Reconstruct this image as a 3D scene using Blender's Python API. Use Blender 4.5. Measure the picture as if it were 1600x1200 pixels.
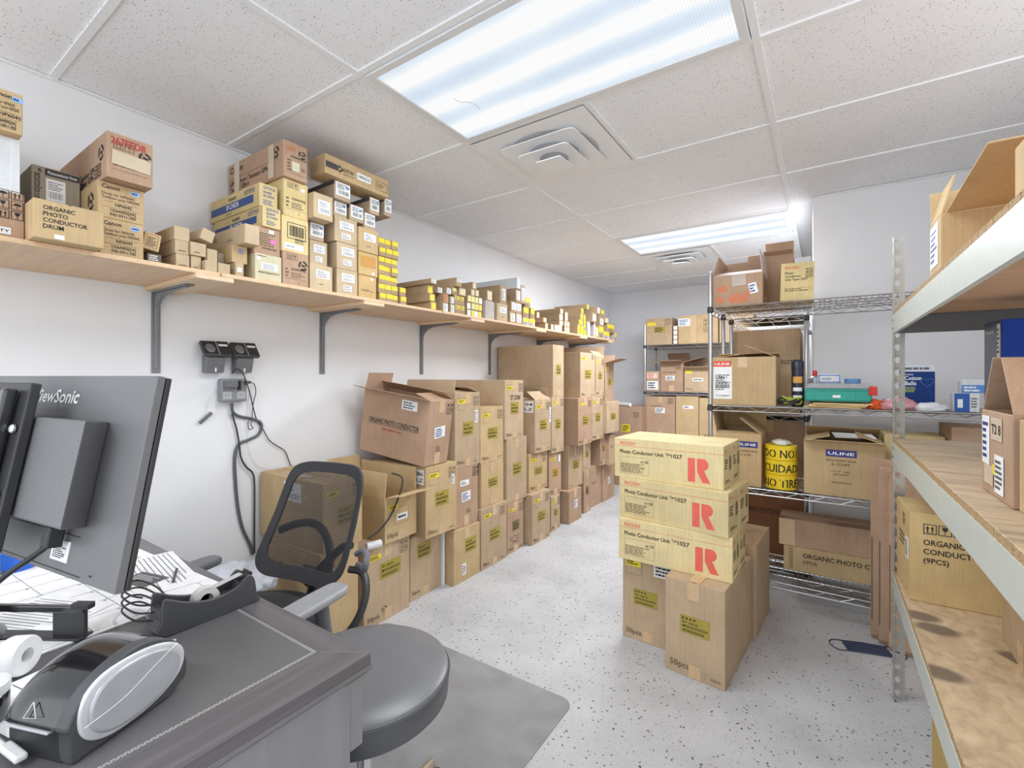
import bpy, bmesh, math, random
from mathutils import Matrix, Vector
random.seed(7)
for o in list(bpy.data.objects): bpy.data.objects.remove(o)
SC = bpy.context.scene
COL = SC.collection
R = math.radians

# ------------------------------------------------------------------ camera, world, lights, exposure
cam_d = bpy.data.cameras.new('camera'); cam = bpy.data.objects.new('camera', cam_d); COL.objects.link(cam)
cam.location = (0, 0, 1.28); cam.rotation_euler = (R(90), 0, R(33.82))
cam_d.sensor_width = 36; cam_d.sensor_fit = 'HORIZONTAL'; cam_d.lens = 728.5/1600*36
cam_d.shift_y = -12/1600; cam_d.clip_start = .02
SC.camera = cam
WORLD_E = 1.85
w = bpy.data.worlds.new('world'); SC.world = w; w.use_nodes = True
w.node_tree.nodes['Background'].inputs[0].default_value = (.965, 1, 1.035, 1)
w.node_tree.nodes['Background'].inputs[1].default_value = WORLD_E  # even white surround, added as fill light through the open room sides
SC.view_settings.view_transform = 'Standard'; SC.view_settings.look = 'None'
SC.view_settings.gamma = 1; SC.view_settings.use_curve_mapping = False
SC.view_settings.exposure = 0.2
CEIL = 2.406
LAMP_W = (20.0, 20.0, 58.0)
GX0, GX1 = -1.445, -.189                      # edges of the light column in the ceiling grid
GY0, GP = 1.127, .6283
LIGHT_ROWS = (GY0-4*GP, GY0, GY0+4*GP)        # the troffers sit every fourth row; the first is added unseen, for light
for gy, watts in zip(LIGHT_ROWS, LAMP_W):
    ld = bpy.data.lights.new('troffer_lamp', 'AREA'); ld.shape = 'RECTANGLE'; ld.size = 1.1; ld.size_y = .5
    ld.energy = watts; ld.color = (.95, 1, 1.05)
    lo = bpy.data.objects.new('troffer_lamp', ld); COL.objects.link(lo); lo.location = ((GX0+GX1)/2, gy+GP/2, CEIL-.012)
SC.cycles.max_bounces = 10; SC.cycles.diffuse_bounces = 8; SC.cycles.glossy_bounces = 3
SC.cycles.transparent_max_bounces = 8; SC.cycles.caustics_reflective = False; SC.cycles.caustics_refractive = False
SC.cycles.use_denoising = True
# ------------------------------------------------------------------ materials
def lin(c): return tuple(((v/255)/12.92 if v/255 <= .04045 else ((v/255+.055)/1.055)**2.4) for v in c)
MATS = {}
def newmat(name):
    m = bpy.data.materials.new(name); m.use_nodes = True
    nt = m.node_tree; b = nt.nodes['Principled BSDF']
    return m, nt, b
def nd(nt, t, **kw):
    n = nt.nodes.new(t)
    for k, v in kw.items():
        if k.startswith('i_'): n.inputs[k[2:].replace('_', ' ')].default_value = v
        else: setattr(n, k, v)
    return n
def ramp(nt, stops, fac=None):
    n = nt.nodes.new('ShaderNodeValToRGB'); e = n.color_ramp.elements
    while len(e) > 1: e.remove(e[-1])
    e[0].position = stops[0][0]; e[0].color = stops[0][1]
    for p, c in stops[1:]:
        x = e.new(p); x.color = c
    if fac is not None: nt.links.new(fac, n.inputs[0])
    return n
def c4(c): return (*lin(c), 1)
def plain(name, c, rough=.6, metal=0, noise=.06, scale=30, bump=0, spec=.5, coat=0):
    if name in MATS: return MATS[name]
    m, nt, b = newmat(name); L = nt.links.new
    tc = nd(nt, 'ShaderNodeTexCoord')
    n = nd(nt, 'ShaderNodeTexNoise', i_Scale=scale, i_Detail=4.0); L(tc.outputs['Object'], n.inputs['Vector'])
    a = lin(c)
    r = ramp(nt, [(.3, (*[v*(1-noise) for v in a], 1)), (.7, (*[min(1, v*(1+noise)) for v in a], 1))], n.outputs['Fac'])
    L(r.outputs[0], b.inputs['Base Color'])
    b.inputs['Roughness'].default_value = rough; b.inputs['Metallic'].default_value = metal
    b.inputs['Specular IOR Level'].default_value = spec
    if coat: b.inputs['Coat Weight'].default_value = coat; b.inputs['Coat Roughness'].default_value = .1
    if bump:
        bp = nd(nt, 'ShaderNodeBump', i_Strength=bump, i_Distance=.002); L(n.outputs['Fac'], bp.inputs['Height']); L(bp.outputs[0], b.inputs['Normal'])
    MATS[name] = m
    return m
def cardboard():
    m, nt, b = newmat('cardboard'); L = nt.links.new
    oi = nd(nt, 'ShaderNodeObjectInfo'); tc = nd(nt, 'ShaderNodeTexCoord')
    add = nd(nt, 'ShaderNodeVectorMath', operation='ADD'); L(tc.outputs['Object'], add.inputs[0]); L(oi.outputs['Location'], add.inputs[1])
    n1 = nd(nt, 'ShaderNodeTexNoise', i_Scale=7.0, i_Detail=5.0, i_Roughness=.6); L(add.outputs[0], n1.inputs['Vector'])
    n2 = nd(nt, 'ShaderNodeTexNoise', i_Scale=420.0, i_Detail=2.0); L(add.outputs[0], n2.inputs['Vector'])
    mp = nd(nt, 'ShaderNodeMapping'); mp.inputs['Scale'].default_value = (1, 1, .04); L(add.outputs[0], mp.inputs['Vector'])
    n3 = nd(nt, 'ShaderNodeTexNoise', i_Scale=150.0, i_Detail=1.0); L(mp.outputs[0], n3.inputs['Vector'])
    r1 = ramp(nt, [(.3, (.88, .87, .85, 1)), (.7, (1.06, 1.06, 1.06, 1))], n1.outputs['Fac'])
    r2 = ramp(nt, [(.35, (.93, .93, .93, 1)), (.65, (1.05, 1.05, 1.05, 1))], n2.outputs['Fac'])
    r3 = ramp(nt, [(.35, (.95, .95, .95, 1)), (.65, (1.03, 1.03, 1.03, 1))], n3.outputs['Fac'])
    cur = oi.outputs['Color']
    for r in (r1, r2, r3):
        mx = nd(nt, 'ShaderNodeMix', data_type='RGBA', blend_type='MULTIPLY'); mx.inputs[0].default_value = 1
        L(cur, mx.inputs[6]); L(r.outputs[0], mx.inputs[7]); cur = mx.outputs[2]
    L(cur, b.inputs['Base Color']); b.inputs['Roughness'].default_value = .75; b.inputs['Specular IOR Level'].default_value = .25
    bp = nd(nt, 'ShaderNodeBump', i_Strength=.25, i_Distance=.001); L(n3.outputs['Fac'], bp.inputs['Height']); L(bp.outputs[0], b.inputs['Normal'])
    MATS['cardboard'] = m
    return m
CARD = cardboard()
WHITE_LABEL = plain('white_label', (236, 238, 240), .5)
YELLOW = plain('yellow_label', (232, 212, 52), .5)
PALE_YELLOW = plain('pale_yellow_label', (222, 214, 130), .5)
OLIVE = plain('olive_sticker', (166, 148, 62), .45)
DARK_OLIVE = plain('dark_olive_sticker', (128, 112, 66), .45)
ORANGE_ST = plain('orange_sticker', (188, 148, 44), .45)
INK = plain('black_ink', (34, 32, 30), .6)
INK_SOFT = plain('faded_ink', (104, 88, 68), .7)
FAINT = plain('faint_ink', (150, 152, 158), .6)
INK_GREY = plain('grey_ink', (90, 92, 96), .6)
RED_INK = plain('red_ink', (226, 102, 88), .6)
DARK_RED = plain('marker_red', (176, 52, 48), .6)
ORANGE_INK = plain('orange_ink', (206, 112, 66), .6)
BLUE_INK = plain('blue_ink', (38, 72, 138), .5)
NAVY_INK = plain('navy_ink', (52, 56, 132), .5)
LIGHT_BLUE = plain('light_blue_label', (150, 190, 232), .5)
PINK = plain('pink_sticker', (232, 112, 190), .5)
TAPE = plain('packing_tape', (206, 176, 138), .18, spec=.6)
CLEAR_TAPE = plain('clear_tape', (206, 190, 165), .12, spec=.7)
WHITE_PAPER = plain('white_paper', (238, 238, 238), .6)
CHROME = plain('chrome_wire', (186, 186, 188), .34, 1, .03)
STEEL = plain('galvanised_steel', (176, 178, 180), .35, .9, .05)
BRACKET_M = plain('grey_bracket_paint', (128, 130, 134), .45, .3)
BLACK_PL = plain('black_plastic', (44, 44, 46), .42, 0, .08)
BLACK_GLOSS = plain('glossy_black_plastic', (30, 30, 32), .12, 0, .05, coat=.6)
DARK_GREY_PL = plain('dark_grey_plastic', (70, 71, 74), .5, 0, .08, 300, .15)
GREY_PL = plain('grey_plastic', (134, 136, 140), .4)
MID_GREY = plain('mid_grey_plastic', (105, 107, 112), .38)
SILVER_PL = plain('silver_plastic', (188, 190, 194), .35, .1)
WHITE_PL = plain('white_plastic', (226, 227, 228), .35)
BLACK_RUBBER = plain('black_cable', (36, 36, 38), .5)
GREY_CABLE = plain('grey_cable', (88, 90, 94), .45)
WHITE_CABLE = plain('white_cable', (220, 220, 220), .45)
# ------------------------------------------------------------------ mesh helpers
_TXT = {}
def text_geo(s):
    """flat filled lettering of height 1, starting at x = 0"""
    if s in _TXT: return _TXT[s]
    cu = bpy.data.curves.new('lettering', 'FONT'); cu.body = s; cu.resolution_u = 2; cu.size = 1.0; cu.offset = .018
    ob = bpy.data.objects.new('lettering', cu); COL.objects.link(ob)
    dg = bpy.context.evaluated_depsgraph_get(); me = ob.evaluated_get(dg).to_mesh()
    vs = [(v.co.x, v.co.y) for v in me.vertices]; fs = [tuple(p.vertices) for p in me.polygons]
    ob.evaluated_get(dg).to_mesh_clear(); bpy.data.objects.remove(ob); bpy.data.curves.remove(cu)
    x0 = min(v[0] for v in vs); x1 = max(v[0] for v in vs)
    k = 1/.72
    vs = [((x-x0)*k, y*k) for x, y in vs]
    _TXT[s] = (vs, fs, (x1-x0)*k)
    return _TXT[s]

class MB:
    def __init__(s): s.v = []; s.f = []; s.m = []
    def add(s, vs, fs, mat=0, M=None):
        o = len(s.v)
        s.v += [tuple(M @ Vector(p)) for p in vs] if M is not None else [tuple(p) for p in vs]
        s.f += [tuple(i+o for i in f) for f in fs]; s.m += [mat]*len(fs)
        return s
    def box(s, x0, x1, y0, y1, z0, z1, mat=0, M=None):
        vs = [(x0,y0,z0),(x1,y0,z0),(x1,y1,z0),(x0,y1,z0),(x0,y0,z1),(x1,y0,z1),(x1,y1,z1),(x0,y1,z1)]
        return s.add(vs, [(0,3,2,1),(4,5,6,7),(0,1,5,4),(1,2,6,5),(2,3,7,6),(3,0,4,7)], mat, M)
    def quad(s, pts, mat=0): return s.add(pts, [tuple(range(len(pts)))], mat)
    def bar(s, a, b, w, h, mat=0, up=(0,0,1)):
        a, b = Vector(a), Vector(b); d = b-a; L = d.length; d.normalize(); u = Vector(up)
        r = d.cross(u)
        if r.length < 1e-5: r = d.cross(Vector((1,0,0)))
        r.normalize(); u = r.cross(d)
        M = Matrix(((d.x,r.x,u.x,a.x),(d.y,r.y,u.y,a.y),(d.z,r.z,u.z,a.z),(0,0,0,1)))
        return s.box(0, L, -w/2, w/2, -h/2, h/2, mat, M)
    def tube(s, pts, r, n=8, mat=0, caps=True, closed=False, rs=None):
        pts = [Vector(p) for p in pts]; N = len(pts); o = len(s.v); ref = None
        for i, p in enumerate(pts):
            if closed: d = pts[(i+1) % N]-pts[i-1]
            else: d = pts[min(i+1, N-1)]-pts[max(i-1, 0)]
            d.normalize()
            if ref is None:
                ref = d.cross(Vector((0,0,1)))
                if ref.length < 1e-3: ref = d.cross(Vector((1,0,0)))
            ref = ref-d*ref.dot(d); ref.normalize(); q = d.cross(ref)
            rr = rs[i] if rs else r
            for k in range(n):
                a = 2*math.pi*k/n; s.v.append(tuple(p+(ref*math.cos(a)+q*math.sin(a))*rr))
        for i in range(N if closed else N-1):
            j = (i+1) % N
            for k in range(n):
                k2 = (k+1) % n; s.f.append((o+i*n+k, o+j*n+k, o+j*n+k2, o+i*n+k2)); s.m.append(mat)
        if caps and not closed:
            s.f.append(tuple(o+k for k in range(n))); s.m.append(mat)
            s.f.append(tuple(o+(N-1)*n+k for k in reversed(range(n)))); s.m.append(mat)
        return s
    def lathe(s, prof, n=32, mat=0, M=None):
        vs = []; fs = []; P = len(prof)
        for k in range(n):
            a = 2*math.pi*k/n
            for r, z in prof: vs.append((r*math.cos(a), r*math.sin(a), z))
        for k in range(n):
            k2 = (k+1) % n
            for i in range(P-1):
                fs.append((k*P+i, k2*P+i, k2*P+i+1, k*P+i+1))
        if prof[0][0] > 1e-6: fs.append(tuple(k*P for k in reversed(range(n))))
        if prof[-1][0] > 1e-6: fs.append(tuple(k*P+P-1 for k in range(n)))
        return s.add(vs, fs, mat, M)
    def prism(s, poly, d, mat=0, M=None):
        """poly in local x,y extruded along z by d"""
        n = len(poly)
        vs = [(x,y,0) for x,y in poly]+[(x,y,d) for x,y in poly]
        fs = [tuple(reversed(range(n))), tuple(range(n, 2*n))]+[(i,(i+1)%n,n+(i+1)%n,n+i) for i in range(n)]
        return s.add(vs, fs, mat, M)
    def text(s, t, M, size, mat=0, width=None, align='l'):
        vs, fs, W = text_geo(t); sx = size
        if width: sx = width/W
        off = 0 if align == 'l' else (-W*sx/2 if align == 'c' else -W*sx)
        return s.add([(x*sx+off, y*size, 0) for x, y in vs], fs, mat, M)
    def build(s, name, mats, parent=None, smooth=False, bevel=0, loc=None, rot=None, seg=2, color=None, weld=False):
        me = bpy.data.meshes.new(name); me.from_pydata(s.v, [], s.f)
        for m in (mats if isinstance(mats, (list, tuple)) else [mats]): me.materials.append(m)
        me.polygons.foreach_set('material_index', s.m); me.update()
        bm = bmesh.new(); bm.from_mesh(me)
        if weld: bmesh.ops.remove_doubles(bm, verts=bm.verts, dist=1e-5)
        if weld or smooth: bmesh.ops.recalc_face_normals(bm, faces=bm.faces)
        bm.to_mesh(me); bm.free()
        if smooth:
            me.polygons.foreach_set('use_smooth', [True]*len(me.polygons))
            try: me.set_sharp_from_angle(angle=R(40))
            except Exception: pass
        o = bpy.data.objects.new(name, me); COL.objects.link(o)
        if parent: o.parent = parent
        if loc: o.location = loc
        if rot: o.rotation_euler = rot
        if bevel:
            b = o.modifiers.new('bevel', 'BEVEL'); b.width = bevel; b.segments = seg; b.limit_method = 'ANGLE'; b.angle_limit = R(40)
        if color: o.color = (*color, 1)
        return o
def tag(o, label=None, cat=None, group=None, kind=None):
    if label: o['label'] = label
    if cat: o['category'] = cat
    if group: o['group'] = group
    if kind: o['kind'] = kind
    return o
def thing(name, label, cat, loc=(0,0,0), rz=0, group=None):
    o = bpy.data.objects.new(name, None); COL.objects.link(o); o.location = loc; o.rotation_euler = (0,0,rz); o.empty_display_size = .05
    return tag(o, label, cat, group)
def smooth_path(pts, k=6, closed=False):
    """Catmull-Rom through the points"""
    P = [Vector(p) for p in pts]; out = []; n = len(P)
    for i in range(n if closed else n-1):
        a, b, c, d = (P[(i-1) % n] if closed or i else P[0]), P[i], P[(i+1) % n], (P[(i+2) % n] if closed or i+2 < n else P[-1])
        for j in range(k):
            t = j/k
            out.append(.5*((2*b)+(c-a)*t+(2*a-5*b+4*c-d)*t*t+(3*b-a-3*c+d)*t**3))
    if not closed: out.append(P[-1])
    return out
def ptable(l): return Matrix.Translation(Vector(l))

# ------------------------------------------------------------------ cartons
CC = {k: lin(v) for k, v in dict(a=(190,166,138), b=(182,152,128), c=(198,172,132), w=(222,226,230), g=(170,160,144), t=(198,178,148), dg=(112,106,98),
      e=(206,200,170), y=(218,198,146), l=(186,166,142), o=(202,172,122), k=(176,152,122), h=(196,186,182), r=(222,204,156)).items()}
class Carton:
    """root mesh with its origin at the centre of its base; faces F(+x) L(-y) B(-x) N(+y) T(top)"""
    def __init__(s, label, x0, y0, z0, d, w, h, col='a', rz=0, rot=None, open=False, name='carton', cat='carton', group=None, tape='tan', bev=.0025, color=None):
        s.d, s.w, s.h = d, w, h; s.prints = {}; s.color = color or CC[col]
        j = random.uniform(.95, 1.05); s.color = tuple(c*j for c in s.color)
        m = MB(); x, y, t = d/2, w/2, .005
        if open:
            o8 = [(-x,-y,0),(x,-y,0),(x,y,0),(-x,y,0),(-x,-y,h),(x,-y,h),(x,y,h),(-x,y,h)]
            i8 = [(-x+t,-y+t,t),(x-t,-y+t,t),(x-t,y-t,t),(-x+t,y-t,t),(-x+t,-y+t,h),(x-t,-y+t,h),(x-t,y-t,h),(-x+t,y-t,h)]
            fs = [(0,3,2,1),(0,1,5,4),(1,2,6,5),(2,3,7,6),(3,0,4,7),(8,9,10,11)]
            fs += [(8,12,13,9),(9,13,14,10),(10,14,15,11),(11,15,12,8)]
            fs += [(4,5,13,12),(5,6,14,13),(6,7,15,14),(7,4,12,15)]
            m.add(o8+i8, fs)
        elif min(d, w) > .14:
            # closed lid: two flaps meeting in a seam (groove) that runs along the longer side
            g = .002
            if d >= w:
                prof = [(-y,0),(y,0),(y,h),(g,h),(g,h-.004),(-g,h-.004),(-g,h),(-y,h)]
                vs = [(-x,a,b) for a,b in prof]+[(x,a,b) for a,b in prof]
            else:
                prof = [(-x,0),(x,0),(x,h),(g,h),(g,h-.004),(-g,h-.004),(-g,h),(-x,h)]
                vs = [(a,y,b) for a,b in prof]+[(a,-y,b) for a,b in prof]
            n = len(prof)
            m.add(vs, [tuple(reversed(range(n))), tuple(range(n,2*n))]+[(i,(i+1)%n,n+(i+1)%n,n+i) for i in range(n)])
        else: m.box(-x,x,-y,y,0,h)
        s.o = m.build(name, CARD, bevel=bev, seg=1 if min(w,h)<.12 else 2, color=s.color)
        s.o.location = (x0+d/2, y0+w/2, z0)
        s.o.rotation_euler = rot if rot else (0,0,rz)
        tag(s.o, label, cat, group)
    def fw(s, f): return s.w if f in 'FB' else s.d
    def M(s, f, a, b, off=.0008):
        x, y, h = s.d/2, s.w/2, s.h
        if f == 'F': o, r, u = (x+off, -y+a, b), (0,1,0), (0,0,1)
        elif f == 'B': o, r, u = (-x-off, y-a, b), (0,-1,0), (0,0,1)
        elif f == 'L': o, r, u = (-x+a, -y-off, b), (1,0,0), (0,0,1)
        elif f == 'N': o, r, u = (x-a, y+off, b), (-1,0,0), (0,0,1)
        else: o, r, u = (-x+a, -y+b, h+off), (1,0,0), (0,1,0)
        r, u = Vector(r), Vector(u); n = r.cross(u)
        return Matrix(((r.x,u.x,n.x,o[0]),(r.y,u.y,n.y,o[1]),(r.z,u.z,n.z,o[2]),(0,0,0,1)))
    # --- printing straight on the board, gathered per ink
    def _p(s, ink): return s.prints.setdefault(ink.name, (MB(), ink))[0]
    def txt(s, f, t, a, b, size, ink=None, width=None, align='l', off=.0008):
        s._p(ink or INK).text(t, s.M(f, a, b, off), size, 0, width, align); return s
    def rect(s, f, a, b, w, h, ink=None, off=.0006):
        s._p(ink or INK).add([(0,0,0),(w,0,0),(w,h,0),(0,h,0)], [(0,1,2,3)], 0, s.M(f, a, b, off)); return s
    def frame(s, f, a, b, w, h, t=.002, ink=None):
        for q in ((a,b,w,t),(a,b+h-t,w,t),(a,b,t,h),(a+w-t,b,t,h)): s.rect(f, *q, ink)
        return s
    def lines(s, f, a, b, w, h, n, ink=None):
        st = h/n
        for i in range(n):
            x = a
            end = a+w*random.uniform(.6, 1)
            while x < end-.002:
                l = random.uniform(.05, .18)*w; l = min(l, end-x)
                s.rect(f, x, b+i*st+st*.2, l, st*.5, ink or INK_SOFT); x += l+.03*w
        return s
    def icons(s, f, a, b, size, n, rows=1, ink=None):
        """handling marks: framed arrows, a cup, an umbrella"""
        for i in range(n):
            for j in range(rows):
                x, y = a+i*size*1.12, b+j*size*1.12
                s.frame(f, x, y, size, size, size*.07, ink)
                m = s._p(ink or INK); k = (i+j) % 3; M = s.M(f, x, y, .0008); z = size
                if k == 0:
                    for c in (.32, .68):
                        m.add([((c-.05)*z,.2*z,0),((c+.05)*z,.2*z,0),((c+.05)*z,.55*z,0),((c-.05)*z,.55*z,0)], [(0,1,2,3)], 0, M)
                        m.add([((c-.14)*z,.55*z,0),((c+.14)*z,.55*z,0),(c*z,.82*z,0)], [(0,1,2)], 0, M)
                    m.add([(.18*z,.12*z,0),(.82*z,.12*z,0),(.82*z,.17*z,0),(.18*z,.17*z,0)], [(0,1,2,3)], 0, M)
                elif k == 1:
                    m.add([(.28*z,.84*z,0),(.34*z,.5*z,0),(.47*z,.44*z,0),(.47*z,.2*z,0),(.3*z,.15*z,0),(.7*z,.15*z,0),(.53*z,.2*z,0),(.53*z,.44*z,0),(.66*z,.5*z,0),(.72*z,.84*z,0)], [tuple(range(10))], 0, M)
                else:
                    pts = [(.5*z+.34*z*math.cos(q*math.pi/6), .5*z+.3*z*math.sin(q*math.pi/6), 0) for q in range(7)]
                    m.add(pts, [tuple(range(7))], 0, M)
                    m.add([(.47*z,.15*z,0),(.53*z,.15*z,0),(.53*z,.5*z,0),(.47*z,.5*z,0)], [(0,1,2,3)], 0, M)
        return s
    def ring(s, f, a, b, r, ink=None):
        m = s._p(ink or INK); M = s.M(f, a, b)
        for k in range(3):
            vs = []
            for i in range(7):
                q = R(k*120+i*15); vs += [(math.cos(q)*r, math.sin(q)*r, 0), (math.cos(q)*r*.62, math.sin(q)*r*.62, 0)]
            m.add(vs, [(2*i, 2*i+1, 2*i+3, 2*i+2) for i in range(6)], 0, M)
        m.add([(-.4*r,-.12*r,0),(.45*r,-.3*r,0),(.5*r,.05*r,0),(-.3*r,.3*r,0)], [(0,1,2,3)], 0, M)
        return s
    def barcode(s, f, a, b, w, h, ink=None):
        x = a
        while x < a+w:
            k = random.choice((.012, .02, .03))*w; s.rect(f, x, b, k, h, ink, .0016); x += k+random.choice((.015, .03))*w
        return s
    # --- things stuck on
    def sticker(s, f, a, b, w, h, mat, name='sticker', rot=0, off=.0004, marks=None, label=None, th=.0008):
        s.nst = getattr(s, 'nst', 0)+1; off += .00025*s.nst
        m = MB(); M = s.M(f, a+w/2, b+h/2, off) @ Matrix.Rotation(R(rot), 4, 'Z'); m.box(-w/2, w/2, -h/2, h/2, 0, th, 0, M)
        o = m.build(name, mat, s.o)
        if label: o['label'] = label
        if marks:
            k = MB(); M2 = s.M(f, a+w/2, b+h/2, off+th+.0004) @ Matrix.Rotation(R(rot), 4, 'Z') @ Matrix.Translation((-w/2, -h/2, 0))
            ink = marks(k, M2, w, h)
            if k.v: tag(k.build('lettering', ink, o), kind='stuff')
        return o
    def finish(s):
        for nm, (m, ink) in s.prints.items():
            if m.v: tag(m.build('print', ink, s.o), kind='stuff')
        return s.o
    def tab(s, f='F', top=True, w=.05, l=.07, mat=None):
        fw = s.fw(f); wd = min(w, fw*.3)
        if top: s.sticker(f, fw/2-wd/2, s.h-l, wd, l, mat or TAPE, 'tape', off=.0002, th=.0005)
        else: s.sticker(f, fw/2-wd/2, .002, wd, l, mat or TAPE, 'tape', off=.0002, th=.0005)
        return s
    def flap(s, side, length, angle, span=1.0, shift=0):
        """hinged at the rim; 0 lies closed, 90 stands up, 180 lies outward"""
        x, y, h = s.d/2, s.w/2, s.h
        W = (s.w if side in 'FB' else s.d)*span
        m = MB(); m.box(-W/2+.002, W/2-.002, 0, length, -.004, 0)
        o = m.build('flap', CARD, s.o, bevel=.001, seg=1, color=tuple(c*1.03 for c in s.color))
        rz = {'F': R(90), 'B': R(-90), 'L': 0, 'N': R(180)}[side]
        loc = {'F': (x,shift,h), 'B': (-x,shift,h), 'L': (shift,-y,h), 'N': (shift,y,h)}[side]
        o.matrix_local = Matrix.Translation(loc) @ Matrix.Rotation(rz, 4, 'Z') @ Matrix.Rotation(R(angle), 4, 'X')
        return o
def m_lines(ink, n, top=.1, bot=.1, width=.8):
    def g(k, M, w, h):
        st = h*(1-top-bot)/n
        for i in range(n):
            x = w*.1; e = w*.1+w*width*random.uniform(.55, 1)
            while x < e-1e-4:
                l = min(random.uniform(.08, .3)*w, e-x)
                y = h*bot+i*st
                k.add([(x,y+st*.2,0),(x+l,y+st*.2,0),(x+l,y+st*.75,0),(x,y+st*.75,0)], [(0,1,2,3)], 0, M); x += l+.03*w
        return ink
    return g
def m_text(ink, rows, fit=True):
    def g(k, M, w, h):
        n = len(rows); st = h/(n+.4)
        for i, t in enumerate(rows):
            y = h-(i+1)*st
            k.text(t, M @ Matrix.Translation((w*.08, y, 0)), st*.6, 0, w*.84*min(1, len(t)/max(len(q) for q in rows)) if fit else None)
        return ink
    return g
def m_bar(ink=None, txt=None):
    def g(k, M, w, h):
        m_lines(None, 4, .1, .5)(k, M, w, h)
        x = w*.15
        while x < w*.85:
            l = random.choice((.02,.035,.05))*w; k.add([(x,h*.12,0),(x+l,h*.12,0),(x+l,h*.42,0),(x,h*.42,0)], [(0,1,2,3)], 0, M); x += l+random.choice((.02,.04))*w
        return ink or FAINT
    return g
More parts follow.
